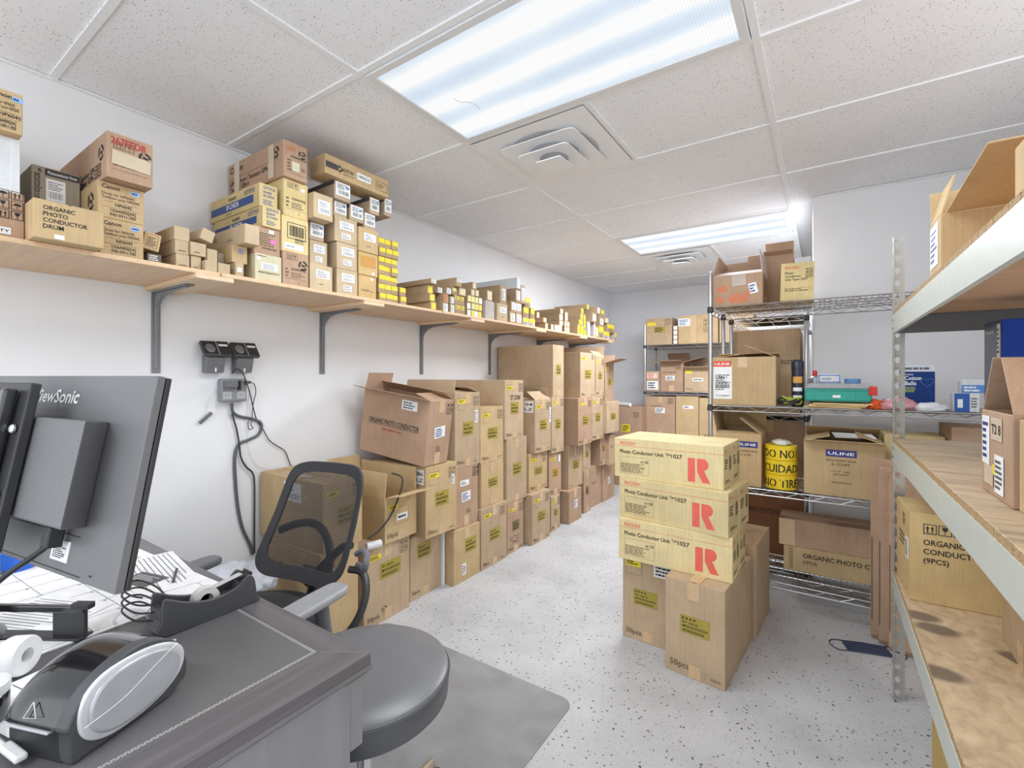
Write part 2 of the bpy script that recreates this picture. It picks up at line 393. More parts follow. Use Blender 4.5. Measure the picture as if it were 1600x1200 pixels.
FLOOR_BOXES = [
('c1a',-1.900,1.272,0.000,0.450,0.210,0.467,'plain','c','low tan carton on the floor behind the office chair backrest'),
('c1b',-1.900,1.282,0.467,0.530,0.223,0.320,'big','c','big tan carton seen through the chair mesh, on the low carton'),
('c2a',-1.917,1.522,0.000,0.460,0.316,0.403,'20','a','20pcs carton with olive sticker, bottom of the stack beside the office chair'),
('c2b',-1.900,1.642,0.403,0.460,0.233,0.239,'open50','c','50pcs carton with open flaps and black cord, on the 20pcs carton'),
('c3a',-1.950,1.868,0.000,0.460,0.256,0.359,'low','a','carton with large olive sticker beneath a leaning 50pcs carton, beside the 20pcs carton'),
('c3b',-1.860,1.920,0.359,0.460,0.257,0.406,'50w','c','leaning 50pcs carton with yellow sticker, beneath the tall open lettered carton'),
('c3c',-1.888,1.939,0.765,0.510,0.220,0.376,'organic','b','tall open carton lettered ORGANIC PHOTO CONDUCTOR on top of its stack'),
('c4a',-1.872,2.158,0.000,0.450,0.260,0.331,'olivew','c','olive-sticker carton with small white tag, bottom of the third floor stack from the chair'),
('c4b',-1.890,2.185,0.331,0.450,0.236,0.379,'white2','b','carton with two white stickers, middle of the third floor stack from the chair'),
('c4c',-1.890,2.191,0.709,0.440,0.250,0.468,'openback','a','50pcs carton with big raised flap, topmost of the third floor stack from the chair'),
('c5a',-1.869,2.428,0.000,0.450,0.297,0.403,'50','a','scuffed 50pcs carton, bottom of the fourth floor stack from the chair'),
('c5b',-1.890,2.455,0.403,0.450,0.260,0.296,'olive','c','carton with dark olive sticker only, middle of the fourth floor stack from the chair'),
('c5c',-1.890,2.441,0.699,0.450,0.274,0.374,'50','c','50pcs carton with yellow sticker, topmost of the fourth floor stack from the chair'),
('c6a',-1.882,2.748,0.000,0.440,0.217,0.366,'50s','b','carton with black marker scrawl, bottom of the fifth floor stack from the chair'),
('c6b',-1.880,2.737,0.366,0.450,0.271,0.463,'olive','a','tall carton with torn tape tab, middle of the fifth floor stack from the chair'),
('c6c',-1.880,2.717,0.829,0.540,0.245,0.424,'st','a','tall carton with a handwritten ST C3000 note, topmost of the fifth floor stack'),
('c7a',-1.830,3.008,0.000,0.450,0.274,0.380,'50','a','50pcs carton at the bottom of the sixth floor stack from the chair'),
('c7b',-1.885,3.052,0.380,0.450,0.279,0.299,'50','c','50pcs carton in the middle of the sixth floor stack, below the one with raised flap'),
('c7c',-1.860,3.097,0.680,0.460,0.254,0.417,'openback2','a','carton with open top flap and white tag in the sixth floor stack from the chair'),
('c8a',-1.863,3.352,0.000,0.440,0.161,0.289,'50','a','narrow carton at the bottom of the seventh floor stack, right below an orange-sticker carton'),
('c8b',-1.880,3.355,0.289,0.440,0.213,0.355,'50o','b','carton with orange-olive sticker, second from the bottom of the seventh floor stack'),
('c8c',-1.860,3.362,0.643,0.450,0.215,0.471,'50','a','narrow carton under the highest carton of the floor stacks'),
('c8d',-1.860,3.378,1.114,0.550,0.199,0.429,'olive','a','highest carton of the floor stacks, wide plain side touching the shelf bracket'),
('c9a',-1.830,3.614,0.000,0.450,0.250,0.281,'w','b','dark brown carton with white sticker on the floor, in the eighth stack'),
('c9b',-1.870,3.687,0.281,0.460,0.288,0.391,'olivet','a','carton with loose tape strip, on the dark brown floor carton of the eighth stack'),
('c9c',-1.780,3.687,0.672,0.460,0.296,0.416,'50','b','reddish brown carton jutting forward, third up in the eighth floor stack'),
('c9d',-1.800,3.773,1.088,0.460,0.327,0.408,'olivetop','a','carton with blue and white side sticker, topmost of the eighth floor stack'),
('ca_a',-1.859,3.976,0.000,0.440,0.146,0.397,'olive','b','narrow floor carton with dark sticker in the ninth floor stack'),
('ca_b',-1.870,3.982,0.397,0.440,0.172,0.280,'olivet','a','narrow carton on the ninth stack, just over the dark-sticker floor carton'),
('ca_c',-1.800,4.027,0.677,0.460,0.265,0.412,'50','a','carton with yellow sticker third up in the ninth floor stack'),
('ca_d',-1.800,4.108,1.089,0.460,0.208,0.385,'flapup','a','carton with upright flap on top of the ninth floor stack'),
('cb_a',-1.886,4.185,0.000,0.440,0.258,0.398,'plain','b','plain brown carton on the floor in the tenth stack'),
('cb_b',-1.830,4.293,0.398,0.460,0.159,0.322,'50','b','carton with yellow and olive stickers, second up in the tenth floor stack'),
('cb_c',-1.760,4.293,0.720,0.460,0.314,0.308,'olive','a','carton holding the stack end, third up in the tenth floor stack'),
('cb_d',-1.800,4.340,1.028,0.460,0.228,0.385,'flapout','b','carton with a wide flap folded outwards, topmost of the tenth floor stack'),
('cc_a',-1.871,4.444,0.000,0.440,0.321,0.383,'w','b','floor carton with white tag at the far end of the row'),
('cc_b',-1.800,4.453,0.383,0.460,0.168,0.306,'plain','a','plain carton over the white-tag carton at the far end of the row'),
]
SHELF_BOXES = [
('s1',-1.990,0.275,1.684,0.360,0.073,0.139,'icons','b','brown carton with black handling icons under a white carton, at shelf start'),
('s1b',-2.020,0.275,1.823,0.330,0.069,0.171,'whitebox','w','plain white carton between two tan cartons at the shelf start'),
('s1c',-1.980,0.266,1.994,0.380,0.077,0.120,'np','c','tan carton with blue tag near the ceiling, on the white carton'),
('s2',-1.900,0.348,1.684,0.220,0.162,0.115,'opd','c','worn tan carton lettered ORGANIC PHOTO CONDUCTOR DRUM on the wall shelf'),
('s3',-2.140,0.389,1.684,0.220,0.121,0.288,'pd','g','greyish carton with dark top band and white barcode label on the wall shelf'),
('s4',-1.970,0.516,1.684,0.380,0.120,0.121,'np','c','lower of two drum cartons with blue tags, below the red-scrawled carton'),
('s5',-1.970,0.511,1.805,0.380,0.126,0.119,'np','c','upper of two drum cartons with blue tags, below the red-scrawled carton'),
('s6',-1.920,0.520,1.925,0.515,0.126,0.149,'gpr','b','large carton with red marker scrawl on top of the drum cartons'),
('s7b',-2.000,0.655,1.684,0.300,0.044,0.036,'lines','dg','small grey carton with printed lines beneath a tilted carton'),
('s8a',-2.000,0.743,1.684,0.360,0.046,0.054,'sm','t','bottom carton of the small three-high stack beside the tilted carton'),
('s8b',-2.000,0.740,1.738,0.360,0.047,0.051,'sm','t','middle carton of the small three-high stack beside the tilted carton'),
('s8c',-2.000,0.737,1.789,0.360,0.052,0.051,'','t','top carton of the small three-high stack beside the tilted carton'),
('s9a',-2.000,0.793,1.684,0.360,0.036,0.057,'sm','t','lower small carton beside the three-high stack on the wall shelf'),
('s9b',-1.990,0.787,1.741,0.360,0.055,0.050,'sm','t','upper small carton beside the three-high stack, beneath a tilted one'),
('s10a',-1.975,0.830,1.684,0.360,0.045,0.044,'','t','blank small carton on the shelf just before the plank joint'),
('s10b',-1.985,0.843,1.728,0.360,0.037,0.048,'','t','blank small carton stacked second up just before the plank joint'),
('s11a',-1.975,0.877,1.684,0.360,0.046,0.043,'','t','blank small carton on the shelf over the plank joint'),
('s11b',-2.050,0.910,1.727,0.300,0.025,0.056,'','g','dull grey small carton set back over the plank joint'),
('s12',-1.980,0.943,1.684,0.360,0.035,0.059,'dot','t','small carton with round white sticker on the wall shelf'),
('t1',-1.990,0.935,1.743,0.370,0.062,0.072,'dotb','c','carton with blurred blue mark carrying a long blank carton'),
('t2',-1.930,0.956,1.816,0.500,0.060,0.079,'small','t','long blank-ended carton resting on the blue-mark carton'),
('t5',-1.970,1.017,1.684,0.390,0.116,0.114,'dk','e','pale greenish carton with white label standing on the shelf'),
('t6',-1.980,1.017,1.798,0.380,0.115,0.118,'pink','b','carton with pink round sticker between the greenish and blue-banded cartons'),
('t3',-1.970,1.048,1.916,0.430,0.081,0.089,'sharp','y','lower pale carton with blue SF-234DR band'),
('t4',-1.990,1.045,2.005,0.440,0.081,0.100,'sharp','y','upper pale carton with blue SF-234DR band'),
('t7',-1.970,1.136,1.684,0.390,0.124,0.148,'copier','b','toner carton at the bottom of the stack of four beneath the GPR-4 carton'),
('t8',-1.970,1.132,1.832,0.390,0.128,0.158,'barcode','y','yellowish carton with large framed barcode in the stack of four'),
('t9',-1.970,1.140,1.990,0.390,0.118,0.164,'copier2','y','yellowish carton with icons just beneath the GPR-4 carton'),
('t10',-1.950,1.128,2.153,0.485,0.114,0.160,'gpr4','b','large taped carton lettered GPR-4 Drum on top of the shelf stacks'),
('u1',-1.975,1.269,1.684,0.370,0.121,0.122,'wl','t','white-label carton at the bottom beside the stack of four'),
('u2',-2.000,1.285,1.806,0.350,0.094,0.117,'wl2','t','white-label carton, second from the bottom beside the stack of four'),
('u3',-2.000,1.283,1.924,0.350,0.078,0.083,'bl','l','blue-edged label carton beneath the jutting white-label carton'),
('u4',-1.930,1.259,2.007,0.420,0.102,0.116,'wlbig','t','jutting carton with a large barcode label beside the barcode stack'),
('v1',-1.975,1.413,1.684,0.370,0.122,0.126,'wl2','t','two-label carton at the bottom of the middle shelf stack'),
('v2',-1.975,1.413,1.810,0.370,0.120,0.130,'wl2','t','two-label carton second up in the middle shelf stack'),
('v3',-1.975,1.400,1.941,0.370,0.133,0.124,'wl2','t','two-label carton third up in the middle shelf stack'),
('u5b',-1.985,1.402,2.065,0.360,0.077,0.076,'bl','l','blue-label carton pressed beside the jutting white-label carton'),
('v4',-1.975,1.487,2.065,0.370,0.085,0.082,'bl','l','blue-label carton fourth up in the middle shelf stack'),
('u5',-1.960,1.389,2.140,0.460,0.093,0.089,'bl','l','dark-topped blue-label carton beneath the start of the long black-banded carton'),
('v5',-1.965,1.699,2.147,0.380,0.052,0.095,'bl','l','dark-topped blue-label carton beneath the middle of the long black-banded carton'),
('w1',-1.975,1.542,1.684,0.370,0.113,0.119,'or','o','orange-tan carton at the bottom beside the yellow-ended boxes'),
('w2',-1.970,1.538,1.803,0.370,0.123,0.118,'or2','o','orange-tan carton second up beside the yellow-ended boxes'),
('w3',-1.965,1.534,1.921,0.370,0.126,0.124,'wl','c','tan carton with white label third up beside the yellow-ended boxes'),
('v4b',-1.975,1.574,2.046,0.370,0.074,0.085,'bl','l','blue-label carton beside the yellow-ended boxes, on the tan white-label carton'),
('v5b',-1.965,1.602,2.131,0.380,0.065,0.085,'bl','l','blue-label carton highest beside the yellow-ended boxes, under the long carton end'),
('katun',-1.930,1.317,2.229,0.120,0.381,0.093,'katun','c','long narrow carton with black band lying across the tops near the ceiling'),
('l1',-1.980,2.072,1.684,0.370,0.049,0.051,'yel','k','bottom long carton with yellow end, after the tall yellow stack'),
('l2',-1.980,2.060,1.735,0.370,0.051,0.048,'yel','k','second long carton with yellow end, after the tall yellow stack'),
('l3',-2.000,2.063,1.783,0.360,0.051,0.056,'yel','k','third long carton with yellow end, after the tall yellow stack'),
('l4',-1.960,2.051,1.839,0.440,0.049,0.030,'wend','k','white-ended long carton on the three yellow-ended long cartons'),
('m1',-1.980,2.179,1.684,0.370,0.050,0.060,'wend','k','white-ended carton on the shelf beside the long yellow-ended cartons'),
('m2',-1.980,2.186,1.744,0.370,0.047,0.056,'oend','k','orange-ended carton second up beside the long yellow-ended cartons'),
('m3',-2.000,2.152,1.800,0.360,0.047,0.039,'wend','k','white-ended carton third up beside the long yellow-ended cartons'),
('m4',-1.980,2.212,1.800,0.370,0.046,0.043,'wend','k','white-ended carton third up, second along from the long yellow-ended cartons'),
('n1',-1.980,2.249,1.684,0.370,0.040,0.059,'wend','k','white-ended narrow carton at the shelf bottom before the wide yellow-labelled pair'),
('n2',-1.980,2.249,1.743,0.370,0.037,0.049,'wend','k','white-ended narrow carton second up before the wide yellow-labelled pair'),
('n3',-1.980,2.292,1.684,0.370,0.103,0.064,'yy','k','lower wide carton with two yellow labels on the wall shelf'),
('n4',-1.980,2.287,1.748,0.370,0.103,0.059,'yy','k','upper wide carton with two yellow labels on the wall shelf'),
('n5',-1.980,2.265,1.806,0.370,0.051,0.050,'ytop','k','carton with pale yellow label, on the wide yellow-labelled pair'),
('n6',-1.970,2.321,1.806,0.370,0.073,0.054,'tend','k','tan-labelled carton on the wide yellow-labelled pair'),
('n7',-1.950,2.273,1.857,0.460,0.055,0.055,'wtop','k','topmost carton with white upper label over the wide yellow-labelled pair'),
('p1',-1.975,2.613,1.684,0.370,0.107,0.130,'','h','pale lavender-grey carton on the shelf beside the yellow-ended grid'),
('p2',-1.980,2.636,1.814,0.370,0.067,0.080,'tend','k','tan carton with brown end label over the pale lavender-grey carton'),
('q1',-1.975,2.755,1.684,0.370,0.134,0.133,'wl','t','tall carton with white label low on its end, mid shelf'),
('q2',-1.975,2.790,1.817,0.370,0.088,0.135,'wlv','k','tall carton with upright white label, second up mid shelf'),
('r1',-1.980,2.924,1.684,0.370,0.079,0.090,'wend2','k','small white-label carton on the shelf, first of a pair'),
('r2',-1.980,3.009,1.684,0.370,0.085,0.091,'wend2','k','small white-label carton on the shelf, second of a pair'),
('r3',-1.980,2.942,1.774,0.370,0.152,0.081,'ww','k','carton with two white labels on the pair of small white-label cartons'),
('r4',-1.975,3.001,1.855,0.370,0.068,0.101,'wend2','k','third-level white-label carton under the white roll carton'),
('r5',-1.975,3.074,1.855,0.370,0.063,0.143,'wend2','l','pale tall white-label carton beside the white roll carton'),
('r6',-1.960,2.994,1.957,0.470,0.052,0.084,'whitebox','w','long white carton on top near the shelf middle'),
('x1',-1.970,3.095,1.684,0.370,0.088,0.059,'ytop2','h','pale carton with yellow upper half on the shelf, first of a pair'),
('x2',-1.970,3.187,1.684,0.370,0.093,0.062,'ytop2','h','pale carton with yellow upper half on the shelf, second of a pair'),
('x3',-1.975,3.109,1.743,0.370,0.082,0.087,'ytop2','k','yellow-topped carton second up, first of a pair'),
('x4',-1.975,3.217,1.746,0.370,0.064,0.090,'ytop2','k','yellow-topped carton second up, second of a pair'),
('x5',-1.975,3.137,1.830,0.370,0.079,0.080,'ytop2','k','single yellow-topped carton third up near the shelf middle'),
('z1',-1.980,3.463,1.684,0.370,0.050,0.055,'tend','k','low tan-ended carton beside the yellow-topped carton group'),
('z2',-1.980,3.431,1.739,0.370,0.058,0.042,'tend','b','brown carton with tan end over the low tan-ended carton'),
('z3',-2.060,3.454,1.780,0.360,0.052,0.058,'tend','k','small tan-ended carton alone above the brown carton'),
('z4',-1.980,3.563,1.684,0.370,0.052,0.053,'tend','k','tiny tan-ended carton alone on the shelf before the pale grey pair'),
('z5',-1.975,3.625,1.684,0.340,0.070,0.053,'','h','pale grey carton on the shelf, first of the pale grey pair'),
('z6',-1.975,3.698,1.684,0.360,0.066,0.057,'wend2','h','white-labelled carton on the shelf, second of the pale grey pair'),
('a1',-1.980,3.718,1.741,0.370,0.080,0.044,'tend','k','long carton with cream end over the white-labelled small carton'),
('a2',-1.980,3.718,1.785,0.370,0.074,0.060,'tend','k','second long carton with cream end in the cream-ended stack'),
('a3',-1.980,3.737,1.845,0.370,0.056,0.050,'tend','k','topmost long carton with cream end in the cream-ended stack'),
('b1',-1.980,3.819,1.684,0.370,0.046,0.054,'tend','k','lower cream-ended carton, first of four in a square'),
('b2',-1.980,3.869,1.684,0.370,0.055,0.055,'tend','k','lower cream-ended carton, second of four in a square'),
('b3',-1.980,3.819,1.738,0.370,0.046,0.051,'tend','k','upper cream-ended carton, third of four in a square'),
('b4',-1.980,3.869,1.739,0.370,0.055,0.048,'tend','k','upper cream-ended carton, fourth of four in a square'),
('b5',-1.980,3.827,1.789,0.370,0.062,0.084,'tend','k','tall cream-ended carton standing on the four in a square'),
('d1',-1.980,4.091,1.684,0.370,0.055,0.096,'yel','k','first narrow yellow-ended carton on the shelf toward the back corner'),
('d2',-1.980,4.155,1.684,0.370,0.074,0.102,'yel','k','second narrow yellow-ended carton on the shelf toward the back corner'),
('d3',-1.980,4.236,1.684,0.370,0.056,0.062,'yel','k','third and lowest yellow-ended carton on the shelf toward the back corner'),
('d4',-1.980,4.121,1.780,0.370,0.095,0.054,'yel','k','second-level yellow-ended carton toward the back corner, first of two'),
('d5',-1.980,4.231,1.746,0.370,0.047,0.152,'yel','k','tall second-level yellow-ended carton toward the back corner'),
('d6',-1.980,4.155,1.834,0.370,0.065,0.059,'yel','k','third-level yellow-ended carton toward the back corner'),
('d7',-1.980,4.172,1.893,0.370,0.057,0.057,'yel','k','fourth-level yellow-ended carton toward the back corner'),
('d8',-1.980,4.306,1.951,0.370,0.046,0.056,'yel','k','topmost long yellow-ended carton toward the back corner'),
('e1',-1.980,4.319,1.684,0.370,0.069,0.148,'wend2','h','first tall white-ended carton after the narrow yellow-ended cartons'),
('e2',-1.980,4.470,1.684,0.370,0.043,0.157,'wend2','h','second tall white-ended carton after the narrow yellow-ended cartons'),
('e3',-1.950,4.374,1.832,0.400,0.096,0.094,'wend2','k','carton with dark print on its side above the tall white-ended pair'),
('e4',-1.950,4.494,1.926,0.400,0.069,0.076,'wend2','k','topmost carton with white end in the far shelf group'),
('e5',-1.980,4.513,1.684,0.370,0.084,0.123,'tend','k','tan-ended carton on the shelf after the tall white-ended pair'),
('e6',-1.980,4.608,1.684,0.370,0.119,0.132,'ytop2','k','yellow-topped carton on the shelf, first of three at the far end'),
('e7',-1.980,4.737,1.684,0.370,0.163,0.084,'ytop2','h','yellow-topped carton on the shelf, second of three at the far end'),
('e8',-1.980,5.043,1.684,0.370,0.065,0.095,'ytop2','h','yellow-topped carton on the shelf, third of three at the far end'),
('e9',-1.980,4.834,1.768,0.370,0.208,0.092,'ytop2','k','second-level yellow-topped wide carton at the shelf far end'),
('e10',-1.980,4.623,1.816,0.370,0.114,0.095,'wend2','k','white-ended carton second up in the far shelf group'),
('e11',-1.980,4.764,1.860,0.370,0.108,0.066,'tend','k','tan carton third up at the shelf far end'),
('e12',-1.980,4.664,1.911,0.370,0.084,0.081,'ytop2','k','small yellow-topped carton highest at the shelf far end'),
]
# ------------------------------------------------------------------ room
XL, XR, YF, YB, JX, JY = -2.444, 1.068, 1.127-5*.6283, 6.10, -.062, 3.512
def wall_mat(name, c):
    m, nt, b = newmat(name); L = nt.links.new
    tc = nd(nt, 'ShaderNodeTexCoord')
    n = nd(nt, 'ShaderNodeTexNoise', i_Scale=1.7, i_Detail=6.0, i_Roughness=.6); L(tc.outputs['Object'], n.inputs['Vector'])
    n2 = nd(nt, 'ShaderNodeTexNoise', i_Scale=260.0, i_Detail=2.0); L(tc.outputs['Object'], n2.inputs['Vector'])
    a = lin(c); r = ramp(nt, [(.3, (*[v*.95 for v in a], 1)), (.7, (*[v*1.02 for v in a], 1))], n.outputs['Fac'])
    n3 = nd(nt, 'ShaderNodeTexNoise', i_Scale=9.0, i_Detail=8.0, i_Roughness=.75); L(tc.outputs['Object'], n3.inputs['Vector'])
    r3 = ramp(nt, [(.70, (1,1,1,1)), (.74, (.86,.86,.86,1))], n3.outputs['Fac'])
    mx = nd(nt, 'ShaderNodeMix', data_type='RGBA', blend_type='MULTIPLY'); mx.inputs[0].default_value = .6
    L(r.outputs[0], mx.inputs[6]); L(r3.outputs[0], mx.inputs[7]); L(mx.outputs[2], b.inputs['Base Color'])
    b.inputs['Roughness'].default_value = .55
    bp = nd(nt, 'ShaderNodeBump', i_Strength=.12, i_Distance=.002); L(n2.outputs['Fac'], bp.inputs['Height']); L(bp.outputs[0], b.inputs['Normal'])
    return m
WALL = wall_mat('white_wall_paint', (232, 233, 236))
def floor_mat():
    m, nt, b = newmat('painted_concrete'); L = nt.links.new
    tc = nd(nt, 'ShaderNodeTexCoord'); O = tc.outputs['Object']
    n = nd(nt, 'ShaderNodeTexNoise', i_Scale=2.2, i_Detail=7.0, i_Roughness=.6); L(O, n.inputs['Vector'])
    base = ramp(nt, [(.3, c4((176,177,180))), (.5, c4((192,193,196))), (.75, c4((204,205,208)))], n.outputs['Fac'])
    wv = nd(nt, 'ShaderNodeTexNoise', i_Scale=34.0, i_Detail=2.0); L(O, wv.inputs['Vector'])
    mxv = nd(nt, 'ShaderNodeMix', data_type='RGBA'); mxv.inputs[0].default_value = .025; L(O, mxv.inputs[6]); L(wv.outputs['Color'], mxv.inputs[7])
    cur = base.outputs[0]
    for sc, lo, hi, dens, col in ((46, .14, .21, .30, (92,92,94)), (19, .07, .10, .36, (66,66,68)), (100, .14, .22, .36, (126,126,128))):
        v = nd(nt, 'ShaderNodeTexVoronoi', i_Scale=float(sc)); L(mxv.outputs[2], v.inputs['Vector'])
        d = ramp(nt, [(lo, (1,1,1,1)), (hi, (0,0,0,1))], v.outputs['Distance'])
        k = nd(nt, 'ShaderNodeSeparateColor'); L(v.outputs['Color'], k.inputs[0])
        g = ramp(nt, [(dens-.02, (0,0,0,1)), (dens+.02, (1,1,1,1))], k.outputs[0])
        mu = nd(nt, 'ShaderNodeMath', operation='MULTIPLY'); L(d.outputs[0], mu.inputs[0]); L(g.outputs[0], mu.inputs[1])
        mx = nd(nt, 'ShaderNodeMix', data_type='RGBA'); L(mu.outputs[0], mx.inputs[0]); L(cur, mx.inputs[6]); mx.inputs[7].default_value = c4(col); cur = mx.outputs[2]
    L(cur, b.inputs['Base Color'])
    n4 = nd(nt, 'ShaderNodeTexNoise', i_Scale=14.0, i_Detail=4.0); L(O, n4.inputs['Vector'])
    rr = ramp(nt, [(.3, (.28,.28,.28,1)), (.7, (.5,.5,.5,1))], n4.outputs['Fac']); L(rr.outputs[0], b.inputs['Roughness'])
    bp = nd(nt, 'ShaderNodeBump', i_Strength=.15, i_Distance=.003); L(n4.outputs['Fac'], bp.inputs['Height']); L(bp.outputs[0], b.inputs['Normal'])
    return m
def tile_mat():
    m, nt, b = newmat('fissured_ceiling_tile'); L = nt.links.new
    tc = nd(nt, 'ShaderNodeTexCoord'); oi = nd(nt, 'ShaderNodeObjectInfo')
    mul = nd(nt, 'ShaderNodeVectorMath', operation='SCALE'); mul.inputs['Scale'].default_value = 3.7
    L(oi.outputs['Location'], mul.inputs[0])
    add = nd(nt, 'ShaderNodeVectorMath', operation='ADD'); L(tc.outputs['Object'], add.inputs[0]); L(mul.outputs[0], add.inputs[1])
    wv = nd(nt, 'ShaderNodeTexNoise', i_Scale=60.0, i_Detail=3.0); L(add.outputs[0], wv.inputs['Vector'])
    mxv = nd(nt, 'ShaderNodeMix', data_type='RGBA'); mxv.inputs[0].default_value = .012; L(add.outputs[0], mxv.inputs[6]); L(wv.outputs['Color'], mxv.inputs[7])
    a = lin((243,245,249)); cur = None
    n = nd(nt, 'ShaderNodeTexNoise', i_Scale=3.0, i_Detail=4.0); L(add.outputs[0], n.inputs['Vector'])
    base = ramp(nt, [(.3, (*[v*.96 for v in a], 1)), (.7, (*a, 1))], n.outputs['Fac']); cur = base.outputs[0]; hs = []
    for sc, lo, hi, dens, col in ((130, .16, .24, .62, (118,118,120)), (70, .10, .16, .55, (104,104,106))):
        v = nd(nt, 'ShaderNodeTexVoronoi', i_Scale=float(sc)); L(mxv.outputs[2], v.inputs['Vector'])
        d = ramp(nt, [(lo, (1,1,1,1)), (hi, (0,0,0,1))], v.outputs['Distance'])
        k = nd(nt, 'ShaderNodeSeparateColor'); L(v.outputs['Color'], k.inputs[0])
        g = ramp(nt, [(dens-.02, (0,0,0,1)), (dens+.02, (1,1,1,1))], k.outputs[0])
        mu = nd(nt, 'ShaderNodeMath', operation='MULTIPLY'); L(d.outputs[0], mu.inputs[0]); L(g.outputs[0], mu.inputs[1]); hs.append(mu)
        mx = nd(nt, 'ShaderNodeMix', data_type='RGBA'); L(mu.outputs[0], mx.inputs[0]); L(cur, mx.inputs[6]); mx.inputs[7].default_value = c4(col); cur = mx.outputs[2]
    L(cur, b.inputs['Base Color']); b.inputs['Roughness'].default_value = .8; b.inputs['Specular IOR Level'].default_value = .2
    return m
FLOOR_M, TILE_M = floor_mat(), tile_mat()
TEE_M = plain('white_tee_enamel', (238, 240, 243), .4, 0, .02)
def structure(name, m, mats, parent=None, bevel=0):
    o = m.build(name, mats, parent, bevel=bevel)
    if not parent: o['kind'] = 'structure'
    return o
structure('floor', MB().box(XL-.1, XR+.4, YF-.1, YB+.1, -.1, 0), FLOOR_M)
structure('wall_left', MB().box(XL-.1, XL, YF-.1, YB+.1, 0, CEIL+.06), WALL)
structure('wall_back', MB().box(XL, JX, YB, YB+.1, 0, CEIL+.06), WALL)
structure('wall_right', MB().box(XR, XR+.1, 2.3, JY, 0, CEIL+.06), WALL)  # unseen short wall segment, added to cut the light reaching wall_jog
structure('wall_jog', MB().box(JX, XR+.1, JY, YB+.1, 0, CEIL+.06), WALL, bevel=.006)
ceil = structure('ceiling', MB().box(XL-.1, XR+.1, YF-.1, YB+.1, CEIL+.06, CEIL+.12), WALL)
xs = [XL, GX0, GX1, XR]
rows = [GY0+i*GP for i in range(-5, 8)]+[YB]
VENT_ROWS = (1, 5)
tee = MB()
for x in xs[1:3]:
    o = MB().box(x-.012, x+.012, YF, YB, CEIL, CEIL+.008).build('ceiling_runner', TEE_M, ceil)
for j, y in enumerate(rows[1:-1]):
    for i in range(3):
        if i == 2 and y > JY: continue
        MB().box(xs[i]+(.012 if i else 0), xs[i+1]-(.012 if i < 2 else 0), y-.012, y+.012, CEIL, CEIL+.008).build('ceiling_tee', TEE_M, ceil)
def tile(x0, x1, y0, y1):
    dz = random.uniform(0, .0015)
    o = MB().box(-(x1-x0)/2, (x1-x0)/2, -(y1-y0)/2, (y1-y0)/2, 0, .016).build('ceiling_tile', TILE_M, ceil, bevel=.0015, seg=1)
    o.location = ((x0+x1)/2, (y0+y1)/2, CEIL+.006+dz)
    o.rotation_euler = (random.uniform(-.001, .001), random.uniform(-.0006, .0006), 0)
for j in range(len(rows)-1):
    y0, y1 = rows[j]+.004, rows[j+1]-.004; k = j-5          # row index in the grid
    for i in range(3):
        x0, x1 = xs[i]+.004, xs[i+1]-.004
        if i == 2 and y0 > JY-.05: continue
        if i == 1 and k in (-4, 0, 4): continue
        if i == 1 and k in VENT_ROWS: x0 = GX0+GP+.004
        tile(x0, x1, y0, y1)
for k in VENT_ROWS:
    y0 = GY0+k*GP
    MB().box(GX0+GP-.012, GX0+GP+.012, y0+.012, y0+GP-.012, CEIL, CEIL+.008).build('ceiling_tee', TEE_M, ceil)
structure('trim_1', MB().box(XL, XL+.02, YF, YB, CEIL-.002, CEIL+.004), TEE_M)
structure('trim_2', MB().box(XL+.02, JX, YB-.02, YB, CEIL-.002, CEIL+.004), TEE_M)
structure('trim_3', MB().box(JX, XR, JY-.02, JY, CEIL-.002, CEIL+.004), TEE_M)

# ------------------------------------------------------------------ ceiling lights and air diffusers
def lens_mat():
    m, nt, b = newmat('lit_prismatic_lens'); L = nt.links.new
    tc = nd(nt, 'ShaderNodeTexCoord'); sp = nd(nt, 'ShaderNodeSeparateXYZ'); L(tc.outputs['Object'], sp.inputs[0])
    # three tubes behind the lens give lengthwise bands
    m1 = nd(nt, 'ShaderNodeMath', operation='MULTIPLY'); m1.inputs[1].default_value = 2*math.pi/.19; L(sp.outputs['Y'], m1.inputs[0])
    cs = nd(nt, 'ShaderNodeMath', operation='COSINE'); L(m1.outputs[0], cs.inputs[0])
    nz = nd(nt, 'ShaderNodeTexNoise', i_Scale=2.5, i_Detail=3.0); L(tc.outputs['Object'], nz.inputs['Vector'])
    ad = nd(nt, 'ShaderNodeMath', operation='MULTIPLY_ADD'); ad.inputs[1].default_value = .5; ad.inputs[2].default_value = .25; L(cs.outputs[0], ad.inputs[0])
    ad2 = nd(nt, 'ShaderNodeMath', operation='ADD'); L(ad.outputs[0], ad2.inputs[0]); L(nz.outputs['Fac'], ad2.inputs[1])
    r = ramp(nt, [(.15, c4((214,228,244))), (.6, c4((232,243,252))), (.95, c4((255,255,255)))], ad2.outputs[0])
    pr = nd(nt, 'ShaderNodeMapping'); pr.inputs['Rotation'].default_value = (0,0,R(45)); pr.inputs['Scale'].default_value = (150,150,0); L(tc.outputs['Object'], pr.inputs['Vector'])
    ck = nd(nt, 'ShaderNodeTexChecker', i_Scale=1.0); ck.inputs[1].default_value = (1,1,1,1); ck.inputs[2].default_value = (.86,.88,.9,1); L(pr.outputs[0], ck.inputs['Vector'])
    mx = nd(nt, 'ShaderNodeMix', data_type='RGBA', blend_type='MULTIPLY'); mx.inputs[0].default_value = 1; L(r.outputs[0], mx.inputs[6]); L(ck.outputs['Color'], mx.inputs[7])
    b.inputs['Base Color'].default_value = (.02,.02,.02,1); b.inputs['Roughness'].default_value = .3
    L(mx.outputs[2], b.inputs['Emission Color']); b.inputs['Emission Strength'].default_value = LENS_E
    return m
